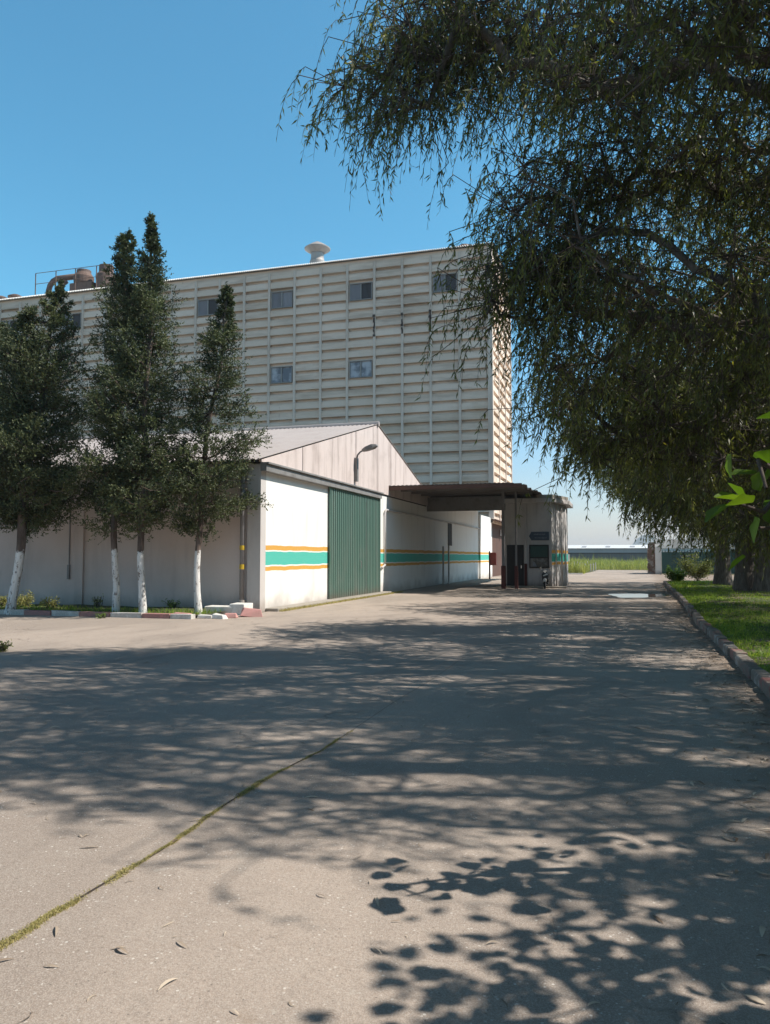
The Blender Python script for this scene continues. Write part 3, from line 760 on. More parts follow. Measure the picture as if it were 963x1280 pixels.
MB().box(CX0, -5.75, BY - .02, BY + .1, 4.05, cz(BY) - .15).build('cross_panel', M['beam'], can)
def cpost(px, mat, r, low):
    x = PY(px, 700, 39.4)[0]; y = 39.4
    po = MB().box(x - r, x + r, y - r, y + r, 1.15 if low else 0, cz(y) - .03).build('post', mat, can)
    if low: MB().box(x - r - .035, x + r + .035, y - r - .035, y + r + .035, 0, 1.15).build('base', M['dkred'], po)
cpost(629.5, M['pipe'], .07, True); cpost(645.5, M['pipe'], .045, True)  # white posts coloured dark, with the canopy's shade put into the tone

# ================================================================== BOOTH
BX0 = PY(631, 700, BY)[0]; BX1 = PY(690, 700, BY)[0]; BH = 4.4
bx2 = PY(706.5, 700, 43.4)[0]
booth = thing('weighbridge_booth', ((BX0 + BX1) / 2, BY + 2, 0), 'small grey white booth with dark door, sliding window and arrow sign beside the truck bay', 'booth')
foot = [(BX0, BY), (BX1, BY), (BX1, BY + .3), (BX1, BY + 5), (BX0, BY + 5)]
MB().prism([(BX0, BY), (BX1, BY), (BX1, BY + 5), (BX0, BY + 5)], 'z', 0, BH).build('wall', M['booth'], booth)
MB().prism([(BX1 + .002, BY), (bx2, 43.4), (bx2, 46), (BX1 + .002, 46)], 'z', 0, BH).build('side_wall', M['boothstripe'], booth)
MB().prism([(BX0 - .1, BY - .3), (BX1 + .12, BY - .3), (bx2 + .3, 43.1), (bx2 + .3, 46.3), (BX0 - .1, 46.3)], 'z', BH + .003, BH + .24).build('roof_slab', M['booth'], booth, bevel=.03)
MB().prism([(BX1 - .7, BY - .33), (BX1 + .1, BY - .33), (bx2 + .24, 43.0), (bx2 - .3, 44)], 'z', BH + .25, BH + .40).build('roof_upstand', M['rawconc'], booth)
for k, u in enumerate((.2, .62, .93)):
    x = BX1 + (bx2 - BX1) * u + .09; y = BY + 2.4 * u - .02
    MB().tube([(x, y, .05), (x, y, BH - .02)], (.035, .05, .035)[k], 8).build('downpipe', M['palepipe'] if k else M['booth'], booth, smooth=True)
def bx(px): return PY(px, 700, BY)[0]
def bz(py): return PY(660, py, BY)[2]
dd = MB().box(bx(634), bx(655), BY - .03, BY + .01, .02, bz(681)).build('door', M['dkwood'], booth)
MB().box(bx(644.2), bx(645.2), BY - .05, BY - .031, .05, bz(682)).build('door_gap', M['dark'], dd)
MB().box(bx(651.5), bx(652.5), BY - .08, BY - .031, 1.0, 1.15).build('handle', M['chrome'], dd)
MB().box(bx(656), bx(659), BY - .09, BY - .003, 1.25, BH - .1).build('pilaster', M['booth'], booth)
MB().box(bx(655.8), bx(659.2), BY - .11, BY - .002, 0, 1.25).build('painted_post_foot', M['dkred'], booth)
wf = MB(); x0, x1, z0, z1 = bx(662), bx(686.5), bz(710), bz(681); t_ = .06
for a in ((x0, x1, z1 - t_, z1), (x0, x1, z0, z0 + t_), (x0, x0 + t_, z0 + t_, z1 - t_), (x1 - t_, x1, z0 + t_, z1 - t_), (x0 + t_, x1 - t_, bz(697) - .03, bz(697) + .03)):
    wf.box(a[0], a[1], BY - .07, BY - .003, a[2], a[3])
wo = wf.build('window', M['dark'], booth)
MB().box(x0 + t_, x1 - t_, BY - .05, BY - .01, bz(697) + .03, z1 - t_).build('shutter', M['dkgreen'], wo)
MB().box(x0 + t_, x1 - t_, BY - .035, BY - .01, z0 + t_, bz(697) - .03).build('pane', M['glass'], wo)
xq = bx(666); MB().add([(xq, BY - .04, z0 + .1), (xq + .22, BY - .04, z0 + .08), (xq + .12, BY - .04, z0 + .30), (xq, BY - .04, z0 + .36)], [(0, 1, 2, 3)]).build('paper_notice', M['signpale'], wo)
# arrow-shaped notice board with faint lettering rows
sx0, sx1, sz0, sz1 = bx(662), bx(687), bz(675.5), bz(665)
sg = MB().prism([(sx0, (sz0 + sz1) / 2), (sx0 + .13, sz0 - .02), (sx0 + .13, sz0), (sx1, sz0), (sx1, sz1), (sx0 + .13, sz1), (sx0 + .13, sz1 + .02)], 'y', BY - .08, BY - .03).build('arrow_sign', M['signblue'], booth)
lt = MB(); rr = random.Random(9)
for zr, xs, xe in ((sz1 - .13, sx0 + .25, sx1 - .2), (sz0 + .12, sx0 + .3, sx1 - .1)):
    x = xs; lt = MB()
    while x < xe:
        wd = rr.uniform(.025, .055); lt.box(x, x + wd, BY - .086, BY - .081, zr - rr.uniform(.02, .04), zr + rr.uniform(.02, .045)); x += wd + rr.uniform(.012, .03)
    lt.build('lettering', M['signpale'], sg)
MB().box(BX0 - .4, bx2 + .25, BY - .45, BY - .0, 0, .10).build('step', M['rawconc'], booth, bevel=.02)

# red fire cabinet on its post by the silo door
fy = PX(611, 700, SX + .8)[1]
cab = thing('fire_cabinet', (SX + .9, fy, 0), 'pale red metal cabinet on a post beside the brown silo door', 'cabinet')
c0 = PX(617, 690, SX + .9); 
MB().box(SX + .82, SX + .92, fy - .05, fy + .05, 0, 2.0).build('post', M['dkred'], cab)
MB().box(SX + .93, SX + 1.35, fy - .12, fy + .14, 1.0, 1.9).build('box', M['redpaint'], cab, bevel=.02)

# ================================================================== SCOOTER (front on, parked before the booth)
sc = thing('scooter', (*G(681.5, 736.2)[:2], 0), 'small dark scooter with pale front shield parked under the booth window', 'scooter')
sx, sy = sc.location.x, sc.location.y
def ring(mb, c, R_, r_, n=24, k=8):
    pts = [(c[0], c[1] + R_ * math.cos(2 * math.pi * i / n), c[2] + R_ * math.sin(2 * math.pi * i / n)) for i in range(n + 1)]
    return mb.tube(pts, r_, k, False)
for yy in (sy, sy + 1.15):
    wh_ = ring(MB(), (sx, yy, .24), .19, .05).build('wheel', M['tyre'], sc, smooth=True)
    MB().tube([(sx - .05, yy, .24), (sx + .05, yy, .24)], .14, 16).build('rim', M['chrome'], wh_)
MB().tube([(sx, sy - .2, .38), (sx, sy - .05, .475), (sx, sy + .14, .46), (sx, sy + .22, .38)], .07, 8).build('front_fender', M['white'], sc, smooth=True)
MB().tube([(sx, sy, .24), (sx, sy + .2, .75), (sx, sy + .26, .93)], .035, 8).build('fork', M['black'], sc)
MB().prism([(sx - .15, .42), (sx + .15, .42), (sx + .17, .72), (sx + .10, .84), (sx - .10, .84), (sx - .17, .72)], 'y', sy + .16, sy + .24).build('front_shield', M['black'], sc, bevel=.02)
MB().prism([(sx - .09, .62), (sx + .13, .70), (sx + .10, .78), (sx - .11, .67)], 'y', sy + .14, sy + .158).build('shield_trim', M['white'], sc)
MB().box(sx - .14, sx + .14, sy + .26, sy + .75, .22, .30).build('footboard', M['black'], sc, bevel=.02)
MB().prism([(sy + .62, .30), (sy + 1.35, .42), (sy + 1.35, .62), (sy + .66, .66)], 'x', sx - .14, sx + .14).build('body', M['black'], sc, bevel=.04)
MB().prism([(sy + .62, .67), (sy + 1.32, .66), (sy + 1.30, .75), (sy + .70, .75)], 'x', sx - .13, sx + .13).build('seat', M['tyre'], sc, bevel=.03)
MB().tube([(sx - .31, sy + .36, .93), (sx - .12, sy + .25, .95), (sx + .12, sy + .25, .95), (sx + .31, sy + .36, .93)], .02, 8).build('handlebar', M['chrome'], sc)
MB().tube([(sx, sy + .10, .88), (sx, sy + .2, .88)], .075, 16).build('headlight', M['chrome'], sc)
for s_ in (-1, 1): MB().tube([(sx + s_ * .2, sy + .27, .96), (sx + s_ * .24, sy + .27, 1.08)], [.01, .05], 10).build('mirror', M['chrome'], sc)

# ================================================================== LOOSE BLOCKS AT THE CORNER
rb = random.Random(12)
def block(px, py, sx_, sy_, sz_, rz, tilt, mat, name, label, cat, group=None, taper=.0):
    c = G(px, py); x, y = sx_ / 2, sy_ / 2
    vs = [(-x, -y, 0), (x, -y, 0), (x, y, 0), (-x, y, 0), (-x + taper, -y + taper, sz_), (x - taper, -y + taper * .6, sz_), (x - taper, y - taper, sz_), (-x + taper * .5, y - taper, sz_)]
    vs = [(a + rb.uniform(-.02, .02), b + rb.uniform(-.02, .02), cc + rb.uniform(-.012, .012) if cc else 0) for a, b, cc in vs]
    o = MB().add(vs, [(0, 3, 2, 1), (4, 5, 6, 7), (0, 1, 5, 4), (1, 2, 6, 5), (2, 3, 7, 6), (3, 0, 4, 7)]).build(name, mat, None, bevel=.018)
    o.location = (float(c[0]), float(c[1]) + y, .0); o.rotation_euler = (0, tilt, rz)
    return tag(o, label, cat, group)
block(275, 768.6, 1.0, .55, .23, .12, .0, M['whiteblock'], 'concrete_slab', 'long whitewashed concrete slab lying between the cypress trunk and wall corner', 'slab')
block(296, 769, .5, .5, .31, -.05, .0, M['whiteblock'], 'concrete_block', 'square whitewashed concrete block against the end of the long slab', 'block')
block(311, 771.5, .62, .34, .22, .45, .12, M['pinkred'], 'kerb_block', 'pinkish red broken kerb block lying at the foot of the downpipe', 'block', 'loose kerb blocks at the wall corner', .08)
block(255, 773.5, .42, .25, .10, .1, .03, M['whiteblock'], 'kerb_block', 'flat white kerb block just right of the rightmost cypress trunk', 'block', 'loose kerb blocks at the wall corner', .03)
block(271, 774, .45, .25, .12, -.2, .06, M['whiteblock'], 'kerb_block', 'pale tilted kerb block in front of the long whitewashed slab', 'block', 'loose kerb blocks at the wall corner', .04)
block(286, 773, .36, .22, .13, .25, -.05, M['pinkred'], 'kerb_block', 'small pale red kerb piece before the square white block', 'block', 'loose kerb blocks at the wall corner', .04)
block(225, 772, .5, .22, .11, -.06, .03, M['pinkred'], 'kerb_block', 'pale red kerb block leaning out of line left of the rightmost cypress', 'block', 'loose kerb blocks at the wall corner', .03)

# ================================================================== FAR SIDE OF THE ROAD
# hangar beyond the field
HY = 215.0; hx0, hx1 = -95.0, 45.0
hg = thing('hangar', (-25, HY, 0), 'very long low grey hangar with a white roof beyond the field', 'hangar')
MB().box(hx0, hx1, HY, HY + 30, 0, 3.85).build('wall', M['hangar'], hg)
rf = MB().prism([(HY - .6, 3.87), (HY + 15, 4.95), (HY + 30.6, 3.87)], 'x', hx0 - .5, hx1 + .5).build('roof', M['whiteroof'], hg)
for k in range(22): x = hx0 + 3 + k * 6.3; MB().prism([(HY + 3.5, 4.2), (HY + 9, 4.58), (HY + 9, 4.66), (HY + 3.5, 4.28)], 'x', x, x + 1.2).build('roof_light', M['hangar'], rf)
# perimeter wall
pwall = MB(); PYW = 150.0; pwall.box(-70, 22, PYW, PYW + .25, 0, 2.25)
for k in range(24): pwall.box(-70 + k * 4, -70 + k * 4 + .3, PYW - .08, PYW - .002, 0, 2.25)
pw_ = pwall.build('perimeter_wall', M['farwall']); tag(pw_, 'long dark grey perimeter wall behind the tall field grass', 'wall')
MB().box(-70, 22, PYW - .12, PYW + .37, 2.252, 2.36).build('coping', M['dark'], pw_)
# brick pillar
bp = PD(814.5, 700, 75.5); pil_ = thing('brick_pillar', (bp[0], bp[1], 0), 'old red brick gate pillar patched with plaster at the left end of the green gate', 'pillar')
q = MB(); rr = random.Random(3)
for k in range(12):
    e = rr.uniform(-.05, .05); q.box(bp[0] - .34 + e, bp[0] + .34 + rr.uniform(-.04, .04), bp[1] - .33 + rr.uniform(-.03, .03), bp[1] + .35, k * .24, (k + 1) * .24 - .002)
q.build('shaft', M['brick'], pil_); MB().box(bp[0] - .22, bp[0] + .36, bp[1] - .3, bp[1] + .3, 2.885, 3.02).build('cap', M['rawconc'], pil_)
# white walled enclosure and green gate
gY = 76.0; g0, g1 = PY(819.5, 700, gY)[0], PY(900, 700, gY)[0] + 6; gl = PY(827, 700, gY)[0]
wz = PY(830, 675.5, gY)[2]; lz = PY(830, 688, gY)[2]
ew = thing('white_outbuilding', ((g0 + g1) / 2, gY, 0), 'flat topped white outbuilding wall above and around the dark green gate', 'outbuilding')
MB().box(g0, gl, gY, gY + .4, 0, lz + .35).build('pier', M['gatewall'], ew)
_t = .42; MB().prism([(g0, gY + .42), (g1, gY + .42 + _t * (g1 - g0)), (g1 - 2, gY + 9 + _t * (g1 - g0)), (g0 + .9, gY + 6)], 'z', lz + .2, wz + .12).build('wall', M['gatewall'], ew)
MB().prism([(g0 + .05, gY + .5), (g1, gY + .5 + _t * (g1 - g0)), (g1 - 2, gY + 9 + _t * (g1 - g0)), (g0 + 1, gY + 6)], 'z', 0, lz + .198).build('wall', M['gatewall'], ew)
gt = thing('green_gate', ((gl + g1) / 2, gY, 0), 'dark green ribbed sheet gate with a spiked top under the trees', 'gate')
q = MB(); x = gl + .02; sp_ = MB(); i = 0
while x < g1:
    q.box(x, x + .16, gY - .06 + .0, gY + .02, .08, lz - .15); q.box(x + .16, x + .24, gY - .02, gY + .02, .08, lz - .15)
    sp_.add([(x + .04, gY - .02, lz - .15), (x + .12, gY - .02, lz - .15), (x + .12, gY + .01, lz - .15), (x + .04, gY + .01, lz - .15), (x + .08, gY - .005, lz + .10)], [(0, 1, 4), (1, 2, 4), (2, 3, 4), (3, 0, 4)]); x += .24
q.build('gate_sheet', M['dkgreen'], gt); sp_.build('spikes', M['dkgreen'], gt)
MB().box(gl + 1.6, gl + 3.1, gY - .1, gY - .065, 1.65, 1.72).build('bolt_bar', M['pipe'], gt)
# stake fence by the field on the left of the road
fa = G(706, 717.8); fb = G(745, 713.5)
fn = thing('stake_fence', (fa[0], fa[1], 0), 'low fence of thin pale stakes and wire in front of the field grass', 'fence')
a_, b_2 = np.array([-9.5, fa[1]]), fb[:2]; st = MB(); rr = random.Random(4); nst = 26
for k in range(nst + 1):
    q_ = a_ + (b_2 - a_) * k / nst; h = rr.uniform(.8, 1.15); e = rr.uniform(-.05, .05)
    fn_p = MB().tube([(q_[0], q_[1], 0), (q_[0] + e, q_[1], h)], .05, 6).build('stake', M['palepipe'], fn)
MB().tube([(a_[0], a_[1], .7), (b_2[0], b_2[1], .7)], .012, 5).build('wire', M['pipe'], fn)
MB().box(a_[0], b_2[0] - .6, fa[1] - .35, fa[1] - .15, 0, .12).build('kerb_edge', M['whiteblock'], fn)
mbx = PD(709, 697, 71); mx = thing('meter_box', (mbx[0], mbx[1], 0), 'small white meter box on a short post at the booth end of the stake fence', 'box')
MB().box(mbx[0] - .04, mbx[0] + .04, mbx[1] - .04, mbx[1] + .04, 0, 1.2).build('post', M['palepipe'], mx); MB().box(mbx[0] - .2, mbx[0] + .2, mbx[1] - .12, mbx[1] + .12, 1.2, 1.85).build('box', M['white'], mx)

# ================================================================== CYPRESSES
def cypress(base, tips, zlow, rmax, seed, label, group='whitewashed cypresses along the warehouse', dens=1.0, lean=(0, 0), shape=.5):
    rng = np.random.default_rng(seed)
    T = thing('cypress_tree', (base[0], base[1], 0), label, 'tree', group)
    H = max(tp[2] for tp in tips)
    targets = []; main = tips[0]
    trunk = []
    nt_ = 14
    for i in range(nt_ + 1):
        u = i / nt_; z = .0 + H * .96 * u
        bend = min(1, z / 3.2)
        x = base[0] + lean[0] * bend + (main[0] - base[0] - lean[0]) * max(0, (z - 3.2) / (H - 3.2)) + .05 * math.sin(z * 1.7 + seed)
        y = base[1] + lean[1] * bend + (main[1] - base[1] - lean[1]) * max(0, (z - 3.2) / (H - 3.2)) + .04 * math.cos(z * 1.3 + seed)
        trunk.append(np.array([x, y, z]))
    trunk = np.array(trunk)
    axes = [(tp, 1.0 if i == 0 else .75) for i, tp in enumerate(tips)]
    for tp, wgt in axes:
        h = tp[2]; nb = int(140 * wgt * dens * (h - zlow) / 8)
        zs = zlow + (h - zlow) * ((np.arange(nb) + rng.uniform(0, 1, nb)) / nb) ** .92
        for z in zs:
            u = (z - zlow) / (h - zlow)
            r = rmax * wgt * ((min(1, u / .10) * .55 + .45) * (1 - max(0, (u - .10) / .90)) ** shape) * (1 if u < .8 else 1 - (u - .8) * 2) + .03
            a = rng.uniform(0, 2 * math.pi)
            lobe = .80 + .44 * math.sin(2 * a + z * 1.6 + seed) * math.sin(z * 2.7 + seed * 2) + .26 * rng.normal()
            R_ = r * max(.3, min(1.55, lobe))
            cx = np.interp(z, trunk[:, 2], trunk[:, 0]) if wgt == 1 else base[0] + lean[0] + (tp[0] - base[0] - lean[0]) * min(1, z / (h * .75))
            cy = np.interp(z, trunk[:, 2], trunk[:, 1]) if wgt == 1 else base[1] + lean[1] + (tp[1] - base[1] - lean[1]) * min(1, z / (h * .75))
            rise = rng.uniform(.15, .65); nc_ = max(2, int(R_ / .22))
            for q_ in range(nc_):
                f_ = .12 + .88 * (q_ + 1) / nc_; aa = a + rng.normal() * .16; rr_ = R_ * f_
                targets.append(np.array([cx + rr_ * math.cos(aa), cy + rr_ * math.sin(aa), z - .22 * R_ + rise * R_ * f_ ** 2 + rng.normal() * .07]))
        targets.append(np.array(tp) - [0, 0, .25]); targets.append(np.array(tp) - [0, 0, .7])
    pos, par, cnt = grow(trunk, targets, rng, seg=.5, droop=-.05, wander=.06, k_depth=.25)
    r = .009 * np.maximum(cnt, 1) ** .38
    k = len(trunk)
    r[:k] = np.maximum(r[:k], np.linspace(.098, .015, k)); r[0] *= 1.2
    V, F = limb_mesh(pos, par, r, 8)
    fastmesh('trunk', V, F, M['cbark'], T, smooth=True)
    # foliage: upswept feathery sprays of many scale leaves
    C = np.array(targets); n = len(C); ax = np.stack([np.interp(C[:, 2], trunk[:, 2], trunk[:, 0]), np.interp(C[:, 2], trunk[:, 2], trunk[:, 1])], 1)
    outw = np.zeros_like(C); outw[:, :2] = C[:, :2] - ax; outw = unit(outw)
    m = 17; cs = np.repeat(C, m, 0) + rng.normal(size=(n * m, 3)) * [.13, .13, .10] * np.repeat(np.clip((H - C[:, 2]) / 2.2, .25, 1), m)[:, None]
    od = np.repeat(outw, m, 0)
    d = unit(od * .7 + rng.normal(size=cs.shape) * .55 + [0, 0, .45])
    # each spray: spine with leaves both sides
    q = 10; tpos = np.tile(np.linspace(0, 1, q), len(cs)); L = np.repeat(rng.uniform(.14, .34, len(cs)) * np.repeat(np.clip((H - C[:, 2]) / 1.6, .4, 1), m), q)
    P = np.repeat(cs, q, 0) + np.repeat(d, q, 0) * (tpos * L)[:, None]
    ld = unit(np.repeat(d, q, 0) * .8 + rng.normal(size=P.shape) * .55)
    V, F = leaves(P, ld, rng.uniform(.045, .09, len(P)), rng.uniform(.022, .038, len(P)), rng)
    spray = np.repeat(rng.uniform(0, .7, n), m * q) ; tint = np.clip(spray + rng.uniform(0, .25, len(P)) , 0, .96)
    fastmesh('crown', V, F, M['cyp'], T, tint=np.repeat(tint, 4))
    return T
cb = [(G(14, 767), G(72, 767)), ]
def at(px, py): return G(px, py)
b1 = at(14, 768); b2 = at(143, 768.5); b3 = at(177, 770); b4 = at(248, 769)
def tip(px, py, b, dy=0): 
    q = PY(px, py, b[1] + dy); return (float(q[0]), float(q[1]), float(q[2]))
cypress(b1, [tip(74, 360, b1, .3), tip(38, 388, b1, -.3), tip(8, 410, b1, .2)], 2.4, 1.6, 11, 'leaning cypress at the left edge of the photo with two rounded heads', dens=1.0, lean=(.35, 0), shape=.62)
b0 = b1 + [-2.6, .3, 0]
cypress(b0, [(float(b0[0] + .3), float(b0[1]), 8.6)], 2.6, 1.7, 12, 'cypress mostly outside the left edge of the photo behind the leaning one', dens=1.0, shape=.7)
cypress(b2, [tip(158, 296, b2)], 2.3, 1.02, 13, 'tall dark cypress with a blunt bushy top, second trunk from the left', dens=1.0, shape=.5)
cypress(b3, [tip(191, 278, b3)], 2.3, 1.38, 14, 'tallest cypress with a thin pointed tip, between the two other trunks', dens=1.0, shape=.95)
cypress(b4, [tip(287, 361, b4)], 2.1, 1.38, 15, 'shorter cypress with twisted crown nearest the white wall corner', dens=.85, lean=(-.0, 0), shape=.85)

# ================================================================== EUCALYPTUS ROW
bnd = np.array([(-80, 500), (0, 478), (60, 470), (90, 415), (140, 415), (170, 485), (185, 570), (200, 640), (250, 642), (290, 640), (305, 622), (330, 622), (380, 612), (440, 602), (455, 615), (468, 660), (500, 678), (540, 680), (560, 705), (590, 738), (620, 768), (640, 815), (668, 830), (690, 880), (720, 960), (760, 1100)])
def sunlane(P, rng):
    # crowns keep back from the wall side, so that the sun reaches the warehouse front
    sx = P[:, 0] - .83 * P[:, 2]; sy = P[:, 1] - .146 * P[:, 2]
    ok = ~((sx < -.7) & (sy < 3.5 + (-.8 - sx) * .38))
    dv = np.array([.633, .112, .766])
    for A, rd in (((1.0, 4.35, 1.95), .75), ((2.6, 10.2, .1), .7), ((2.5, 12.4, .1), .75), ((3.2, 14.0, .1), .8), ((1.0, 13.2, 0), .5), ((4.4, 27, .1), .8), ((5.0, 33, .1), .7)):
        rel = P - np.array(A); tt_ = np.maximum(rel @ dv, 0)
        ok &= np.linalg.norm((rel - tt_[:, None] * dv) * [1, 1, 1], axis=1) > rd
    return ok & ((P[:, 1] < 13.5) | ((P[:, 1] > 33) & (P[:, 0] > -10.5 + .83 * P[:, 2])) | (P[:, 0] > -6.5 + .83 * P[:, 2] + rng.normal(size=len(P)) * .4))
def allowed(P, rng, soft=14):
    x, y, z = proj(P)
    vis = (z > 0.5) & (x > -60) & (x < 1030) & (y > -60) & (y < 1340)
    lim = np.interp(y, bnd[:, 0], bnd[:, 1]); lim = np.where(y > 760, 5000, lim)
    return ((~vis) | (x > lim + rng.normal(size=len(x)) * soft)) & sunlane(P, rng)
def eucalypt(base, H, rad, cen, nclump, seed, label, boughs=(), leafL=(.10, .17), nstr=13, nleaf=17, lw=.17, trunk_r=.45, lean=(0, 0), strand=(.5, 1.25), cr=.42, mat='euc', ground_gap=None, zmin=2.3):
    rng = np.random.default_rng(seed)
    T = thing('eucalyptus_tree', (base[0], base[1], 0), label, 'tree', 'weeping eucalyptus trees in the grass verge')
    trunk = []; n = 12; Ht = H * .82
    for i in range(n + 1):
        u = i / n; trunk.append(np.array([base[0] + lean[0] * u ** 1.5 + .12 * math.sin(u * 7 + seed) * u, base[1] + lean[1] * u ** 1.5 + .12 * math.cos(u * 6 + seed) * u, Ht * u]))
    # clump centres in the crown's volume, thinned in the middle, weighted outward
    pts = []
    while len(pts) < nclump:
        q = rng.normal(size=(nclump, 3)); q = unit(q) * (rng.uniform(.12, 1, nclump) ** .42)[:, None]
        P = np.array(cen) + q * np.array(rad)
        P = P[P[:, 2] > zmin]
        hang = P - [0, 0, .45]
        P = P[allowed(hang, rng)]
        x_, y_, z_ = proj(P); P = P[~((z_ > 0) & (x_ < 625) & (y_ < 200) & (y_ > -40) & (rng.uniform(size=len(P)) < .86))]
        # the crown comes in masses with open air between them
        dn = np.sin(P[:, 0] * 1.9 + seed) * np.sin(P[:, 1] * 1.7 + 2 * seed) + np.sin(P[:, 2] * 2.3 + P[:, 0] * .8 + seed); P = P[dn + rng.normal(size=len(P)) * .3 > (.22 if base[1] < 15 else -.1)]
        pts += list(P)
    pts = pts[:nclump]
    for bo in boughs:
        pl = np.array(bo[0], float); m_ = bo[1]; seg = np.r_[0, np.cumsum(np.linalg.norm(np.diff(pl, axis=0), axis=1))]
        for k in range(m_):
            s = seg[-1] * (k + rng.uniform(0, 1)) / m_; q = np.array([np.interp(s, seg, pl[:, c]) for c in range(3)]) + rng.normal(size=3) * bo[2]
            if allowed(q[None] - [0, 0, .3], rng, 6)[0]: pts.append(q)
    pos, par, cnt = grow(trunk, pts, rng, seg=.65, droop=.08, wander=.09)
    r = .013 * np.maximum(cnt, 1) ** .50
    k = len(trunk); r[:k] = np.maximum(r[:k], np.linspace(trunk_r, trunk_r * .35, k)); r[0] *= 1.3
    V, F = limb_mesh(pos, par, r, 9)
    fastmesh('trunk', V, F, M['bark'], T, smooth=True)
    C = np.array(pts); nc = len(C)
    ax = np.array([base[0] + lean[0] * .6, base[1] + lean[1] * .6])
    outw = np.zeros_like(C); outw[:, :2] = C[:, :2] - ax; outw = unit(outw)
    # strands
    ns = rng.integers(int(nstr * .6), int(nstr * 1.4) + 1, nc); ci = np.repeat(np.arange(nc), ns); N = len(ci)
    S0 = C[ci] + rng.normal(size=(N, 3)) * [cr, cr, cr * .7]
    sd = unit(outw[ci] * .5 + rng.normal(size=(N, 3)) * [.6, .6, .25]); Ls = rng.uniform(*strand, N)
    def curve(t):   # t (N,q)
        return S0[:, None] + sd[:, None] * (Ls[:, None] * (t * .55 - .18 * t ** 2))[..., None] - np.array([0, 0, 1.]) * (Ls[:, None] * (.15 * t + .62 * t ** 2))[..., None]
    tt = np.linspace(0, 1, 5)[None].repeat(N, 0); K = curve(tt)
    # twigs: thin three-sided tubes, with a link back to the clump
    tw_pts = np.concatenate([C[ci][:, None], K], 1); a = tw_pts[:, :-1].reshape(-1, 3); b = tw_pts[:, 1:].reshape(-1, 3)
    d = unit(b - a); s = unit(np.cross(d, [0.3, 0.9, .2])); t3 = np.cross(d, s); g = 2 * np.pi * np.arange(3) / 3
    rr1 = np.tile(np.array([.008, .006, .005, .004, .003]), N)[:, None, None] * (1 if leafL[1] < .2 else 1.4)
    off = s[:, None] * np.cos(g)[None, :, None] + t3[:, None] * np.sin(g)[None, :, None]
    V = np.concatenate([a[:, None] + off * rr1, b[:, None] + off * rr1 * .8], 1).reshape(-1, 3)
    kk = np.arange(3); f = np.stack([kk, (kk + 1) % 3, (kk + 1) % 3 + 3, kk + 3], 1)
    F = (f[None] + (np.arange(len(a)) * 6)[:, None, None]).reshape(-1, 4)
    fastmesh('twigs', V, F, M['twig'], T)
    tl = rng.uniform(.05, 1.0, (N, nleaf)); P = curve(tl).reshape(-1, 3)
    ld = unit(rng.normal(size=P.shape) * [.55, .55, .35] + [0, 0, -1.0] + np.repeat(sd, nleaf, 0) * .25)
    L = rng.uniform(*leafL, len(P)); V, F = leaves(P, ld, L, L * lw * rng.uniform(.8, 1.25, len(P)), rng, .38, .08)
    cl = rng.uniform(0, .36, nc) + .34 * (rng.uniform(size=nc) < .22); tint = np.clip(np.repeat(cl[ci], nleaf) + rng.uniform(0, .52, len(P)), 0, .962)
    yel = rng.uniform(size=len(P)) < .012; tint[yel] = 1.0
    fastmesh('crown', V, F, M[mat], T, tint=np.repeat(tint, 4))
    return T
P3 = lambda px, py, d: PD(px, py, d)
# nearest: its long boughs reach out over the yard at the top of the picture
eucalypt((6.3, 12.2), 15, (6.4, 3.4, 4.9), (3.9, 11.2, 8.4), 540, 21, 'nearest weeping eucalyptus, its long boughs hanging across the top of the sky',
         boughs=[([P3(900, 130, 12.0), P3(790, 60, 11.6), P3(690, 5, 11.2), P3(600, -30, 11)], 26, .35),
                 ([P3(760, 110, 12.5), P3(640, 55, 12.0), P3(560, 72, 11.7), P3(480, 95, 11.5), P3(418, 102, 11.4)], 34, (.22, .35, .16)),
                 ([P3(620, 20, 12.0), P3(550, 18, 11.7), P3(485, 22, 11.4)], 24, (.3, .35, .28)),
                 ([P3(760, 250, 12.2), P3(680, 270, 12), P3(620, 280, 11.8), P3(600, 310, 11.8)], 26, (.3, .35, .3)),
                 ([P3(760, 340, 12.5), P3(680, 350, 12.2), P3(630, 360, 12), P3(600, 385, 12)], 30, (.3, .35, .35)),
                 ([P3(760, 420, 13), P3(690, 430, 12.8), P3(650, 470, 12.6)], 14, (.3, .35, .3)),
                 ([P3(560, 95, 11.5), P3(530, 130, 11.4), P3(500, 120, 11.4), P3(470, 125, 11.4)], 10, (.15, .2, .1))], nstr=13, nleaf=20, leafL=(.08, .145))
eucalypt((6.4, 18.2), 14, (6.0, 3.8, 4.8), (4.4, 17.6, 6.9), 430, 22, 'second weeping eucalyptus, its foliage hanging low over the road beside the silo corner',
         boughs=[([P3(800, 440, 17), P3(720, 470, 16.6), P3(665, 480, 16.4)], 24, (.45, .5, .35)), ([P3(830, 540, 17), P3(760, 550, 16.6), P3(715, 570, 16.4)], 20, (.4, .5, .3))], leafL=(.12, .2), nstr=12, nleaf=16)
eucalypt((6.6, 26.2), 13, (5.6, 4.8, 4.8), (5.0, 25.6, 6.2), 360, 23, 'third weeping eucalyptus, a curtain of drooping leaves above the far kerb',
         boughs=[([P3(900, 600, 25), P3(840, 610, 24.6), P3(790, 620, 24)], 16, (.4, .5, .3))], leafL=(.15, .24), nstr=12, nleaf=14, lw=.18, zmin=2.0)
e4 = G(957, 741, .12); e5 = G(933, 739, .14); e6 = G(904, 731, .15)
eucalypt((e4[0] + .1, e4[1]), 12, (7.6, 4.6, 4.4), (4.4, 35.5, 6.4), 340, 24, 'eucalyptus whose thick dark trunk is cut by the right edge of the photo', leafL=(.16, .26), nstr=12, nleaf=14, lw=.19, trunk_r=.5, zmin=2.2)
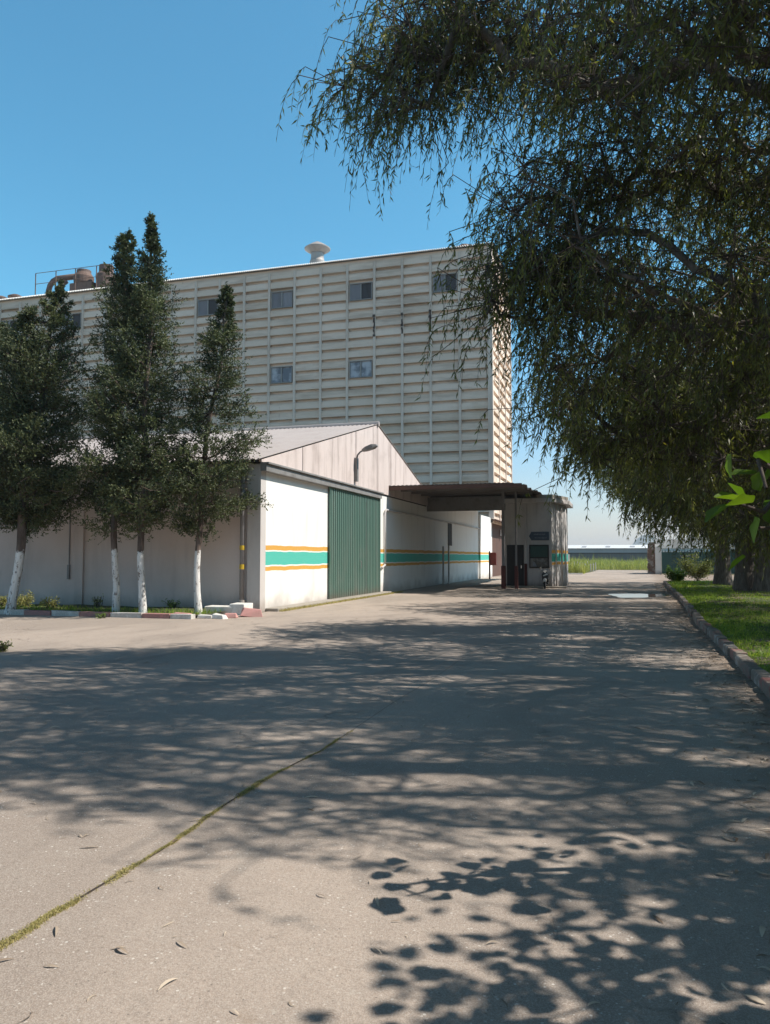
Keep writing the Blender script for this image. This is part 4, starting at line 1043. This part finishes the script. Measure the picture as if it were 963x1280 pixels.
eucalypt((e5[0], e5[1]), 12, (7.2, 5.0, 4.6), (4.6, 40.5, 6.6), 300, 25, 'eucalyptus with the broad fissured trunk, second from the right edge', leafL=(.16, .26), nstr=12, nleaf=14, lw=.19, trunk_r=.46, zmin=2.2)
eucalypt((e6[0], e6[1]), 12, (6.4, 5.0, 4.8), (5.4, 48, 6.4), 260, 26, 'farthest eucalyptus, its trunk standing left of the others near the green gate', leafL=(.18, .30), nstr=12, nleaf=13, lw=.19, trunk_r=.42, zmin=2.4)
# behind and beside the viewer: they shade the yard in front
eucalypt((7.4, 7.4), 14, (5.4, 3.1, 4.2), (4.9, 7.5, 8.6), 270, 27, 'eucalyptus just right of the viewer, its leaves filling the top right corner of the photo', nstr=12, nleaf=15, leafL=(.11, .18))

# unseen tree copies added behind and right of the viewer to block sky light
src = [o for o in COL.objects if o.name.startswith('eucalyptus_tree')]
def copy_thing(o, loc, rz, label):
    c_ = o.copy(); COL.objects.link(c_); c_.location = loc; c_.rotation_euler = (0, 0, rz); c_['label'] = label
    for ch in list(o.children):
        k_ = ch.copy(); inv_ = ch.matrix_parent_inverse.copy(); COL.objects.link(k_); k_.parent = c_; k_.matrix_parent_inverse = inv_
    return c_
for (si, x, y, rz, lb) in ((2, 7.5, -5.5, 2.0, 'unseen added eucalyptus directly behind the viewer on the verge side'), (3, 1.0, -13, 4.0, 'unseen added eucalyptus behind the viewer at the road edge'), (2, -9, -12, .6, 'unseen added eucalyptus behind the viewer on the warehouse side'),
        (2, 17, 9, 1.0, 'unseen eucalyptus added right of the verge row, nearest the viewer'), (3, 17, 20, 2.4, 'unseen eucalyptus added right of the verge row, beyond the nearest'), (4, 17, 33, 5.0, 'unseen eucalyptus added right of the verge row, level with the thick trunks'), (3, 16, 46, 3.3, 'unseen eucalyptus added right of the verge row, farthest from the viewer')):
    copy_thing(src[si], (x, y, 0), rz, lb)

# ================================================================== FIG TREE beside the viewer
rng = np.random.default_rng(31)
fig = thing('fig_tree', (3.6, 3.9, 0), 'fig tree with broad lobed bright leaves reaching in at the right edge', 'tree')
trunk = np.array([[3.6, 3.9, 0], [3.55, 3.9, .7], [3.4, 3.95, 1.5], [3.3, 4.0, 2.4], [3.2, 4.0, 3.3]])
tg = []
while len(tg) < 150:
    q = unit(rng.normal(size=3)) * rng.uniform(.2, 1) ** .5; Pq = np.array([3.5, 3.6, 3.6]) + q * [2.1, 1.6, 1.6]
    x_, y_, z_ = proj(Pq)
    if not sunlane(Pq[None], rng)[0] and Pq[0] < 3.2: continue
    if z_[0] > .3 and x_[0] < 1150 and -100 < y_[0] < 1400: continue
    if Pq[0] - .83 * Pq[2] < -.75 + .25 * rng.normal() or Pq[0] - .83 * Pq[2] - .3 * (Pq[1] - 3) < -.9: continue
    tg.append(Pq)
near = [P3(925, 630, 3.6), P3(948, 575, 3.7), P3(955, 640, 3.7), P3(958, 610, 3.6), P3(950, 660, 3.8), P3(990, 600, 3.8), P3(1010, 660, 3.9), P3(1040, 560, 3.9), P3(1070, 620, 3.9)]
pos, par, cnt = grow(trunk, tg + near, rng, seg=.35, droop=.03, wander=.08)
r = .0075 * np.maximum(cnt, 1) ** .55; r[:5] = np.maximum(r[:5], np.linspace(.13, .07, 5))
V, F = limb_mesh(pos, par, r, 8); fastmesh('trunk', V, F, M['twig'], fig, smooth=True)
# lobed leaf outline (fig): fan of points
_a = np.linspace(-math.pi, math.pi, 26)[:-1]
outl = np.stack([.5 * np.cos(_a) * (1 + .10 * np.cos(3 * _a)) + .06, .43 * np.sin(_a) * (1 + .12 * np.cos(5 * _a))], 1)
VV = []; FF = []; TT = []
def fig_leaf(c, d, nrm, size, tint):
    d = d / np.linalg.norm(d); s = np.cross(nrm, d); s /= np.linalg.norm(s) + 1e-9; nn = np.cross(d, s); o = len(VV)
    VV.append(c + d * .12 * size + nn * -.02 * size); TT.append(tint)
    for u, v in outl:
        VV.append(c + d * (u + .35) * size + s * v * size + nn * size * (.38 * abs(v) - .16 * (u + .3) ** 2 + rng.normal() * .01)); TT.append(tint)
    k = len(outl)
    for i in range(k): FF.append((o, o + 1 + i, o + 1 + (i + 1) % k))
for c in tg:
    for _ in range(24):
        d = rng.normal(size=3) * [1, 1, .5] - [0, 0, .15]; fig_leaf(c + rng.normal(size=3) * .26, d, np.array([0, 0, 1.]) + rng.normal(size=3) * .45, rng.uniform(.065, .13), rng.uniform(0, .9))
vd = -ray(925, 630)
for (px, py, dd_, sz, dx, dy, tn) in ((912, 632, 3.5, .17, -1, -.10, .6), (930, 626, 3.5, .17, -1, .25, .9), (926, 622, 3.55, .12, -.5, .5, .4), (940, 628, 3.45, .16, -1, -.15, .95), (942, 592, 3.7, .14, -.8, .1, .5), (962, 578, 3.7, .13, -.3, .3, .3),
        (950, 650, 3.6, .15, -.3, -1, .2), (962, 665, 3.7, .18, .3, -.8, .1), (972, 615, 3.7, .17, .8, .2, .6), (958, 600, 3.8, .14, .4, .6, .4), (975, 640, 3.7, .2, .4, -.5, .3), (948, 612, 3.75, .12, .2, .8, .7), (985, 580, 3.7, .19, .7, .5, .5)):
    c_ = P3(px, py, dd_); fig_leaf(c_, _r * dx + _u * dy + rng.normal(size=3) * .12, np.array([0, 0, 1.]) + unit(vd) * rng.uniform(-.25, .35) + rng.normal(size=3) * .15, sz * .82, tn)
for c in near[5:]:
    for _ in range(9):
        d = rng.normal(size=3); fig_leaf(c + rng.normal(size=3) * .13, d, np.array([0, 0, 1.]) + rng.normal(size=3) * .5, rng.uniform(.08, .14), rng.uniform(0, .9))
fastmesh('crown', np.array(VV), np.array(FF), M['figl'], fig, tint=np.array(TT), nper=3, smooth=True)

# ================================================================== GRASS, WEEDS, LITTER
def blades(name, X, Y, Z, Hh, Wd, mat, rng, lean=.45, tlo=0, thi=.9, kind='stuff', parent=None):
    n = len(X); P = np.stack([X, Y, Z], 1); a = rng.uniform(0, 2 * np.pi, n); ln = rng.uniform(0, lean, n)
    d = unit(np.stack([np.cos(a) * ln, np.sin(a) * ln, np.ones(n)], 1)); b = rng.uniform(0, 2 * np.pi, n); s = np.stack([np.cos(b), np.sin(b), np.zeros(n)], 1)
    out = np.stack([np.cos(a), np.sin(a), -np.ones(n) * .3], 1)
    V = np.empty((n, 6, 3)); Hh = Hh[:, None]; Wd = Wd[:, None]
    V[:, 0] = P - s * Wd * .5; V[:, 1] = P + s * Wd * .5
    m1 = P + d * Hh * .55; V[:, 2] = m1 + s * Wd * .42; V[:, 3] = m1 - s * Wd * .42
    tp = P + d * Hh + out * Hh * ln[:, None] * .5; V[:, 4] = tp + s * Wd * .08; V[:, 5] = tp - s * Wd * .08
    i = np.arange(n) * 6; F = np.concatenate([np.stack([i, i + 1, i + 2, i + 3], 1), np.stack([i + 3, i + 2, i + 4, i + 5], 1)])
    t_ = np.repeat(rng.uniform(tlo, thi, n), 6)
    o = fastmesh(name, V.reshape(-1, 3), F, M[mat], parent, tint=t_)
    if kind: tag(o, kind=kind)
    return o
rng = np.random.default_rng(41)
# verge grass: densest where near
n = 130000; s = 5 + (seglen[-1] - 5) * rng.uniform(0, 1, n) ** 1.7; kx = np.interp(s, seglen, kp[:, 0]); ky = np.interp(s, seglen, kp[:, 1])
X = kx + .14 + rng.uniform(0, 1, n) ** 1.2 * (2 + ky * .11); Y = ky
nz = np.sin(X * 3.1 + np.sin(Y * 1.7) * 2) * np.sin(Y * 2.3 + X) + .5 * np.sin(X * 9 + Y * 7); keep = (nz + rng.normal(size=n) * .5) > -.5
X, Y, nz = X[keep], Y[keep], nz[keep]
Hh = rng.uniform(.03, .10, len(X)) * (1 + .55 * np.clip(nz, -.5, 1.2)); Hh *= np.clip((X - np.interp(Y, kp[:, 1], kp[:, 0])) * 1.2 + .45, .4, 1)
far = np.clip(Y / 18, 1, 2.5)
blades('grass', X, Y, np.full(len(X), .11), Hh * (1 + .1 * far), rng.uniform(.004, .009, len(X)) * far * 1.2, 'grassm', rng, .8)
# clover-like ground leaves on the verge
n = 26000; s = 6 + (30) * rng.uniform(0, 1, n) ** 1.5; kx = np.interp(s, seglen, kp[:, 0]); ky = np.interp(s, seglen, kp[:, 1]); X = kx + .2 + rng.uniform(0, 1, n) * (1.6 + ky * .1); Y = ky
nz = np.sin(X * 4.1 + 1) * np.sin(Y * 2.9 + 2) + .4 * np.sin(X * 11 - Y * 5); k_ = nz > .15; X, Y = X[k_], Y[k_]
P = np.stack([X, Y, .12 + rng.uniform(0, .09, len(X))], 1); d = unit(rng.normal(size=P.shape) * [1, 1, .35])
V, F = leaves(P, d, rng.uniform(.03, .06, len(X)), rng.uniform(.02, .04, len(X)), rng, .55)
tag(fastmesh('ground_cover', V, F, M['weedm'], None, tint=np.repeat(rng.uniform(0, .9, len(X)), 4)), kind='stuff')
# field grass beyond the road
n = 42000; Y = 76 + 72 * rng.uniform(0, 1, n) ** 1.35; X = -14 + 20 * rng.uniform(0, 1, n); X = np.where(Y > 99, -22 + 36 * rng.uniform(0, 1, n), X)
road = (Y < 99.5) & (X > -3.3) & (X < 3.1); front = (Y < 75 + .0) | ((Y < 84) & (X < -3.3) & (Y < fa[1] + .4))
gatez = (X > 3.0) & (Y < 90); k_ = ~(road | gatez); X, Y = X[k_], Y[k_]
hh = rng.uniform(.45, 1.2, len(X)) * (1 + .45 * np.sin(X * .9 + Y * .13) * np.sin(Y * .21)); tall = rng.uniform(size=len(X)) < .05; hh[tall] *= 1.45
blades('field_grass', X, Y, np.zeros(len(X)), hh, rng.uniform(.03, .07, len(X)), 'tallgrass', rng, .35)
# joint in the concrete filled with moss and dry grass
jt = np.array([G(px, py)[:2] for px, py in ((-60, 1214), (0, 1185), (60, 1148), (130, 1106), (200, 1065), (280, 1008), (340, 970), (400, 940), (440, 914), (490, 880), (540, 850), (580, 822), (620, 800))])
sj = np.r_[0, np.cumsum(np.linalg.norm(np.diff(jt, axis=0), axis=1))]
n = 24000; u = rng.uniform(0, 1, n) ** 1.25; s = u * sj[8]; kk_ = (np.sin(s * 5.3) + np.sin(s * 13.1 + 1) + rng.normal(size=n) * .8) > -.5 + 1.6 * u ** 3; s = s[kk_]; u = u[kk_]; n = len(s); wob = .004 * np.sin(s * 9) + .005 * np.sin(s * 23)
wj = .0092 * (1 - .5 * u) * (1.3 + np.sin(s * 3.1) * .45 + .45 * np.sin(s * 7.7 + 1)); wj = np.where(s > sj[8], wj * .35, wj)
X = np.interp(s, sj, jt[:, 0]) + wob + rng.normal(size=n) * wj; Y = np.interp(s, sj, jt[:, 1]) + rng.normal(size=n) * .01
blades('joint_moss', X, Y, np.full(n, .004), rng.uniform(.004, .015, n), rng.uniform(.002, .005, n), 'mossm', rng, 1.8)
V = []
for i, (x, y) in enumerate(jt): V += [(x - (.008 if i < 8 else .002), y, .0075), (x + (.008 if i < 8 else .002), y, .0075)]
tag(MB().add(V, [(2 * i, 2 * i + 1, 2 * i + 3, 2 * i + 2) for i in range(len(jt) - 1)]).build('pavement_joint', M['stain']), kind='structure')
# fallen leaves and bark slivers
def litter(name, X, Y, L, W, rng, z=.006, mat='drym'):
    n = len(X); a = rng.uniform(0, 2 * np.pi, n); P = np.stack([X, Y, np.full(n, z) + rng.uniform(0, .004, n)], 1)
    q = 5; V = np.empty((n, 2 * q, 3)); bend = rng.normal(size=n) * 1.1; lift = rng.uniform(0, .18, n)
    for k in range(q):
        u = k / (q - 1); ang = a + bend * (u - .5); c = P + np.stack([np.cos(a + bend * (u - .5) * .5) * L * u, np.sin(a + bend * (u - .5) * .5) * L * u, L * lift * math.sin(math.pi * u) + 0 * u], 1)
        wd = W * (math.sin(math.pi * (u * .92 + .04)) ** .7) * .5; sd_ = np.stack([-np.sin(ang), np.cos(ang), .35 * np.ones(n)], 1)
        V[:, 2 * k] = c + sd_ * wd[:, None]; V[:, 2 * k + 1] = c - sd_ * wd[:, None] * [1, 1, .0]
    i = np.arange(n) * 2 * q; F = np.concatenate([np.stack([i + 2 * k, i + 2 * k + 1, i + 2 * k + 3, i + 2 * k + 2], 1) for k in range(q - 1)])
    return tag(fastmesh(name, V.reshape(-1, 3), F, M[mat], None, tint=np.repeat(rng.uniform(0, .95, n), 2 * q)), kind='stuff')
n = 2200; Y = 1.8 + 24 * rng.uniform(0, 1, n) ** 1.3; X = -9 + 10.8 * rng.uniform(0, 1, n) + 0 * Y; L = rng.uniform(.012, .12, n) ** 1.0 * rng.uniform(.4, 1, n)
litter('fallen_leaves', X, Y, L, L * rng.uniform(.08, .2, n), rng)
n = 5200; s = seglen[-1] * rng.uniform(0, 1, n) ** 1.5; X = np.interp(s, seglen, kp[:, 0]) - np.abs(rng.normal(size=n)) * .38 - .01; Y = np.interp(s, seglen, kp[:, 1]); L = rng.uniform(.02, .10, n)
litter('leaf_litter', X, Y, L, L * rng.uniform(.15, .3, n), rng)
n = 1500; s = seglen[-1] * rng.uniform(0, 1, n); X = np.interp(s, seglen, kp[:, 0]) + .2 + rng.uniform(0, 5, n); Y = np.interp(s, seglen, kp[:, 1]); L = rng.uniform(.04, .14, n)
litter('verge_litter', X, Y, L, L * .25, rng, .14)

# bushes and weeds, one by one
def bush(c, rx, h, n, mat, seed, label, name='bush', cat='bush', group=None, L=(.05, .10), z0=0, lw=.35, stems=14):
    rng = np.random.default_rng(seed); T = thing(name, (c[0], c[1], z0), label, cat, group)
    st = MB(); tips = []
    for k in range(stems):
        a = rng.uniform(0, 2 * math.pi); rr_ = rx * rng.uniform(.3, .95); hh_ = h * rng.uniform(.5, 1)
        p0 = (c[0] + rng.normal() * .05, c[1] + rng.normal() * .05, z0); p2 = (c[0] + rr_ * math.cos(a), c[1] + rr_ * math.sin(a), z0 + hh_); p1 = tuple((np.array(p0) + p2) / 2 + [0, 0, h * .12])
        st.tube([p0, p1, p2], [.012, .008, .004], 5); tips.append((p0, p1, p2))
    st.build('stem', M['twig'], T)
    i = rng.integers(0, stems, n); u = rng.uniform(.25, 1.05, n)[:, None]; A = np.array(tips)
    P = A[i, 0] * (1 - u) ** 2 + 2 * u * (1 - u) * A[i, 1] + u ** 2 * A[i, 2] + rng.normal(size=(n, 3)) * rx * .13
    P[:, 2] = np.maximum(P[:, 2], z0 + .02)
    d = unit(rng.normal(size=P.shape) + [0, 0, .3]); Lq = rng.uniform(*L, n); V, F = leaves(P, d, Lq, Lq * lw, rng, .5)
    fastmesh('foliage', V, F, M[mat], T, tint=np.repeat(rng.uniform(0, .9, n), 4)); return T
c = G(846, 727, .12); bush(c, .65, .95, 2600, 'weedm', 51, 'bright green leafy bush at the kerb end in front of the green gate', L=(.08, .16))
c = G(872, 724, .12); bush(c, 1.3, 1.7, 5200, 'euc', 52, 'dark tangled bush in the shade between the bright bush and the trunks', L=(.08, .16))
c = G(890, 716, .12); bush(c + [.4, 0, 0], 1.0, 2.3, 2200, 'yweed', 53, 'dry pale twiggy bush against the green gate', L=(.05, .1), stems=22)
c = G(31, 763); bush(c, .42, .42, 900, 'yweed', 54, 'yellow green weed clump between the first two cypress trunks', 'weed_clump', 'plant', 'weeds in the bed under the cypresses', (.04, .09), .08)
c = G(63, 764); bush(c, .38, .28, 380, 'yweed', 55, 'low spreading pale weed right of the yellow clump', 'weed_clump', 'plant', 'weeds in the bed under the cypresses', (.05, .12), .08)
c = G(3, 762); bush(c, .28, .32, 300, 'yweed', 56, 'pale weed at the very left edge beside the leaning cypress trunk', 'weed_clump', 'plant', 'weeds in the bed under the cypresses', (.05, .1), .08)
c = G(122, 762); bush(c, .22, .34, 160, 'yweed', 57, 'thin sparse weed just left of the second trunk', 'weed_clump', 'plant', 'weeds in the bed under the cypresses', (.04, .08), .08)
c = G(215, 764); bush(c, .3, .25, 300, 'weedm', 58, 'low dark weed between the third and rightmost trunks', 'weed_clump', 'plant', 'weeds in the bed under the cypresses', (.04, .08), .08)
c = G(127, 773); bush(c, .16, .13, 260, 'weedm', 59, 'tiny bright green tuft growing in front of the left kerb', 'weed_clump', 'plant', None, (.03, .06), .0)
c = G(1, 815); bush(c, .22, .17, 260, 'euc', 60, 'dark low tuft on the yard at the left edge of the photo', 'weed_clump', 'plant', None, (.04, .08), .0)
# dark low cover in the bed
n = 9000; X = -42 + (42 + kx1) * rng.uniform(0, 1, n); Y = KY + .35 + rng.uniform(0, 1, n) ** 1.3 * 1.2
blades('bed_grass', X, Y, np.full(n, .07), rng.uniform(.03, .16, n), rng.uniform(.008, .02, n), 'grassm', rng, .9, 0, .7)
n = 5000; Y = DY0 * 0 + WY0 + .4 + (DY1 - WY0 + 2) * rng.uniform(0, 1, n); X = WX + .42 + np.abs(rng.normal(size=n)) * .07
blades('wall_foot_grass', X, Y, np.full(n, .0), rng.uniform(.02, .10, n), rng.uniform(.006, .014, n), 'mossm', rng, .9)
print('scene built', len(D.objects))
